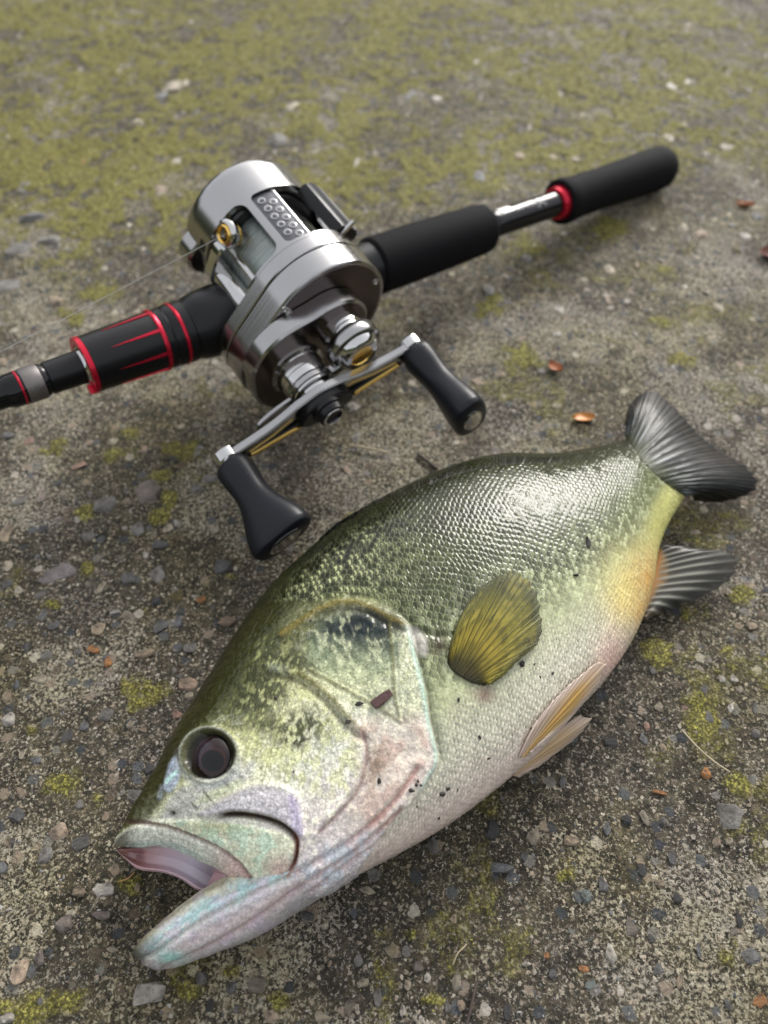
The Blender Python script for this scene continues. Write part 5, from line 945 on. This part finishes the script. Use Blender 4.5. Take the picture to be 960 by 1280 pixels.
# handle: swept arm with brass inlays, black hub, two knobs
HA = math.atan2(21, 77); HL = 40.0; ch_, sh_ = math.cos(HA), math.sin(HA)
def hl(x, y): return np.array([DX+x*ch_-y*sh_, DY+x*sh_+y*ch_])
top_ = [(-HL-4, 0),(-HL-3, 3.3),(-HL+1, 4.4),(-28, 4.5),(-16, 5.2),(-7, 6.6),(0, 7.4),(7, 6.6),(16, 5.0),(28, 4.2),(HL-1, 4.2),(HL+3, 3.0),(HL+4, 0)]; bot_ = [(HL+3, -3),(HL-1, -4.0),(28, -3.4),(16, -3.6),(7, -5.4),(0, -6.6),(-7, -5.4),(-16, -3.4),(-28, -3.2),(-HL+1, -4.0),(-HL-3, -3)]
arm = crom([hl(*p_) for p_ in top_+bot_], 150, True); Va, Fa = prism(arm, 52.6, 56.0, .5); xl = (Va[:, 0]-DX)*ch_+(Va[:, 1]-DY)*sh_
Va[:, 2] += np.interp(np.abs(xl), [0, 10, 22, HL, 60], [-.6, -.4, .8, 1.6, 1.6]); ha = rpart('handle_arm', (Va, Fa), M_boss, reel)
for s_ in (-1, 1):
    pl = crom([hl(s_*p_, q_) for p_, q_ in ((11, -3.6),(12.6, -1.0),(20, -.4),(30, -.1),(HL-7, .1),(HL-5.5, -1.2),(HL-8, -2.8),(28, -3.2),(18, -3.4))], 40, True)
    rpart('black_inlay', prism(np.array(pl)+np.array([.35*sh_, -.35*ch_])*1.2, 56.4, 57.5, .15), M_satin, ha)
    pl2 = crom([hl(s_*p_, q_) for p_, q_ in ((11.6, -3.2),(13.4, -1.5),(20, -1.0),(30, -.7),(HL-8, -.5),(HL-7, -1.3),(HL-9, -2.2),(28, -2.7),(18, -2.9))], 40, True); rpart('brass_inlay', prism(pl2, 56.6, 58.2, .25), M_gold, ha)
hub = rpart('hub_cap', join(prism(crom([hl(*p_) for p_ in ((-11.5, -2),(-7, 4.4),(0, 6.2),(7, 4.4),(11.5, -2),(6.5, -5.6),(0, -7),(-6.5, -5.6))], 60, True), 55.0, 58.6, .6), lathe([(58.0, 6.4), (59.8, 6.2), (60.2, 5.5), (62.4, 5.2), (62.8, 4.6)], 48, 'z', tuple(hl(0, 0)))), M_satin, reel)
rpart('hub_nut', lathe([(62.2, 5.0), (62.8, 4.7), (62.9, 3.4), (62.1, 2.9), (61.9, 0)], 40, 'z', tuple(hl(0, 0))), M_black, hub); rpart('hub_ring', lathe([(62.5, 4.6), (63.0, 4.3), (63.0, 3.5), (62.4, 3.3)], 40, 'z', tuple(hl(0, 0))), M_steel, hub)
def knob(s_, wdt, rot):
    c_ = hl(s_*HL, 0); pr_ = [(0, 0, 0), (0, 5.0, 4.8), (.6, 6.2, 5.8), (2.5, 6.7, 6.2), (6, 6.6, 6.1), (11, 6.1, 5.5), (15, 6.1, 5.3), (20, 7.6, 5.8), (26, 10.2, 6.6), (30, 11.7, 7.1), (33, 12.1, 7.2), (34.6, 11.6, 6.8), (35.4, 10, 5.8), (35.5, 0, 0)]
    z_ = np.array([p_[0] for p_ in pr_]); zz = np.concatenate([np.linspace(0, 2.5, 8)[1:], np.linspace(3.2, 32, 26), np.linspace(32.6, 35.5, 12)[:-1]]); A_ = np.interp(zz, z_, [p_[1] for p_ in pr_]); B_ = np.interp(zz, z_, [p_[2] for p_ in pr_])
    k_ = np.array([.25, .5, .25])
    for _ in range(2): A_[1:-1] = np.convolve(A_, k_, 'valid'); B_[1:-1] = np.convolve(B_, k_, 'valid')
    seg = 56; V, F = [], []
    for z, a, b in zip(zz, A_, B_):
        for q in range(seg):
            t = 2*math.pi*q/seg; ct, st_ = math.cos(t), math.sin(t); e_ = 2/2.6; x_ = a*math.copysign(abs(ct)**e_, ct); y_ = b*math.copysign(abs(st_)**e_, st_); V.append((c_[0]+x_*math.cos(rot)-y_*math.sin(rot), c_[1]+x_*math.sin(rot)+y_*math.cos(rot), 57.6+z))
    n = len(zz); F = [(i*seg+q, i*seg+(q+1) % seg, (i+1)*seg+(q+1) % seg, (i+1)*seg+q) for i in range(n-1) for q in range(seg)]+[tuple(range(seg))[::-1], tuple((n-1)*seg+q for q in range(seg))]
    kb = rpart('handle_knob' if s_ < 0 else 'handle_knob.001', (V, F), M_knob, reel, angle=50)
    rpart('knob_post', lathe([(52.4, 4.6), (53.0, 5.2), (56.6, 5.2), (57.4, 4.4), (58.0, 4.2)], 40, 'z', tuple(c_)), M_steel, kb)
    cp = [(math.cos(2*math.pi*q/40)*A_[-1]*.66, math.sin(2*math.pi*q/40)*B_[-1]*.66) for q in range(40)]; cp = [(c_[0]+x_*math.cos(rot)-y_*math.sin(rot), c_[1]+x_*math.sin(rot)+y_*math.cos(rot)) for x_, y_ in cp]
    rpart('knob_cap', prism(cp, 57.6+34.6, 57.6+36.0, .4), M_steel, kb)
knob(-1, 1, math.radians(38)); knob(1, 1, math.radians(118))
rpart('reel_foot', boxv((-6, -6, 0), (46, 8, 18)), M_satin, reel)

# ------------------------------------------------------------------ line from the guide out past the rod
p0 = lw0+np.array([4, 1.5, 1]); p1 = lw0; p2 = onplane((0, 440), -2.0); far_ = p2+(p2-p1)*4
pts = [RO+RR*q[0]+RU*q[1]+RA*q[2] for q in (wallpt(40, 17, -9), p0, p1, p1+(p2-p1)*.5, p2, far_)]
v, f = tube(pts, .105, 8); ln = mesh('fishing_line', v, f, M_line); tag(ln, 'thin clear line running from the reel guide out of the picture beside the rod', 'fishing line')

# ------------------------------------------------------------------ leaves, straws and twigs on the concrete
LM_ = simple('orange_leaf', (.42, .16, .018), .45, 0., .1, 300., .2); LM2 = simple('rust_leaf', (.30, .10, .035), .6, 0., .1, 400., .4); LM3 = simple('red_brown_leaf', (.14, .05, .03), .6, 0., .1, 400., .3)
TW1 = simple('pale_straw', (.36, .30, .20), .6, 0., .1, 500., .2); TW2 = simple('dark_twig', (.05, .036, .026), .7, 0., .1, 500., .4)
def leaf(name, px, py, lpx, wpx, ang, mat, label, curl=.8, z0=.9, cat='leaf'):
    c_ = at(px, py, 0); Z = (c_-CP)@FW; L_ = lpx*Z/FPX; w_ = wpx*Z/FPX; V, F = [], []; n, m = 12, 6
    for i in range(n+1):
        u = i/n; hw = w_/2*math.sin(math.pi*min(.98, max(.02, u)))**.7
        for j_ in range(m+1): v_ = j_/m*2-1; V.append(((u-.5)*L_, v_*hw, z0+curl*(abs(v_)**2*.8+(u-.5)**2*1.6)+.25*math.sin(7*u+2*v_)-.15*(1-abs(v_))))
    F = [(i*(m+1)+j_, (i+1)*(m+1)+j_, (i+1)*(m+1)+j_+1, i*(m+1)+j_+1) for i in range(n) for j_ in range(m)]
    nv = len(V); V += [(a, b, q-.22) for a, b, q in V]; F += [tuple(nv+k for k in f)[::-1] for f in F]
    o = mesh(name, V, F, mat); o.location = (c_[0]*MM, c_[1]*MM, 0); o.rotation_euler = (0, 0, ang); return tag(o, label, cat)
leaf('leaf', 729, 524, 28, 15, .05, LM_, 'small oval orange leaf on bare concrete between knob and tail fin')
leaf('leaf', 693, 462, 20, 16, -.9, LM2, 'crumpled rust orange leaf scrap above the oval orange leaf', 1.6)
leaf('leaf', 931, 257, 22, 9, -.3, LM2, 'rusty leaf flake on the bare patch right of the rear grip', 1.0)
leaf('leaf', 962, 322, 26, 30, 1.2, LM3, 'reddish brown leaf cut by the right picture edge', 2.2)
def twig(name, pts, rpx, mat, label, cat='twig'):
    q = crom([at(a, b, z) for a, b, z in pts], 24); Z = (q[0]-CP)@FW; v, f = tube(q, rpx*Z/FPX/2, 7); return tag(mesh(name, v, f, mat), label, cat)
twig('straw', [(852,912,1.2),(870,932,1.6),(890,950,1.2),(912,965,1.0)], 2.2, TW1, 'pale dry straw on the mossy ground right of the pelvic fins', 'straw')
twig('straw', [(566,1206,1.2),(572,1192,1.8),(580,1184,1.4),(583,1180,1)], 1.8, TW1, 'short curved pale straw on the ground below the fish', 'straw')
twig('twig', [(583,1282,1.2),(588,1262,1.4),(593,1240,1.3),(596,1228,1)], 4, TW2, 'thin dark twig at the bottom edge below the fish belly')
twig('straw', [(436,556,1.0),(452,559,1.4),(470,562,1.2),(484,566,1.0)], 2.6, TW1, 'faint straw between the hub of the handle and the fish back', 'straw')
twig('straw', [(148,1102,1.1),(160,1098,1.6),(168,1090,1.2)], 1.8, simple('tan_fibre', (.36, .2, .08), .6), 'fine tan fibre curled under the open upper jaw', 'straw')
twig('twig', [(523,568,1.0),(535,577,1.4),(546,586,1.0)], 5, TW2, 'short dark twig just behind the right handle knob above the fish')

# ------------------------------------------------------------------ unseen wood added round the slab, a dark mass for the metal to mirror
na_, nh_ = 360, 14; A_, H_ = np.meshgrid(np.linspace(0, 2*np.pi, na_, endpoint=False), np.linspace(0, 1, nh_), indexing='ij')
xa, ya = np.cos(A_)*9, np.sin(A_)*9; top_h = 9000+9000*(fbm(xa*1.1+40, ya*1.1+40, 201, 4)-.35); rad = 32000+5000*(fbm(xa*2+90, ya*2+H_*3+90, 203, 4)-.5)+2500*(H_-.3)**2
Vw = np.stack([np.cos(A_)*rad, np.sin(A_)*rad, H_*top_h-200+900*(fbm(xa*7, ya*7+H_*5, 207, 3)-.5)], -1)
WM = simple('added_wood_foliage', (.035, .045, .02), .9, 0., .05, .6)
tag(mesh('added_far_wood', Vw.reshape(-1, 3), np.stack([(lambda i, j: i*nh_+j)(*np.meshgrid(np.arange(na_), np.arange(nh_-1), indexing='ij')), (lambda i, j: ((i+1) % na_)*nh_+j)(*np.meshgrid(np.arange(na_), np.arange(nh_-1), indexing='ij')), (lambda i, j: ((i+1) % na_)*nh_+j+1)(*np.meshgrid(np.arange(na_), np.arange(nh_-1), indexing='ij')), (lambda i, j: i*nh_+j+1)(*np.meshgrid(np.arange(na_), np.arange(nh_-1), indexing='ij'))], -1).reshape(-1, 4), WM), kind='stuff')
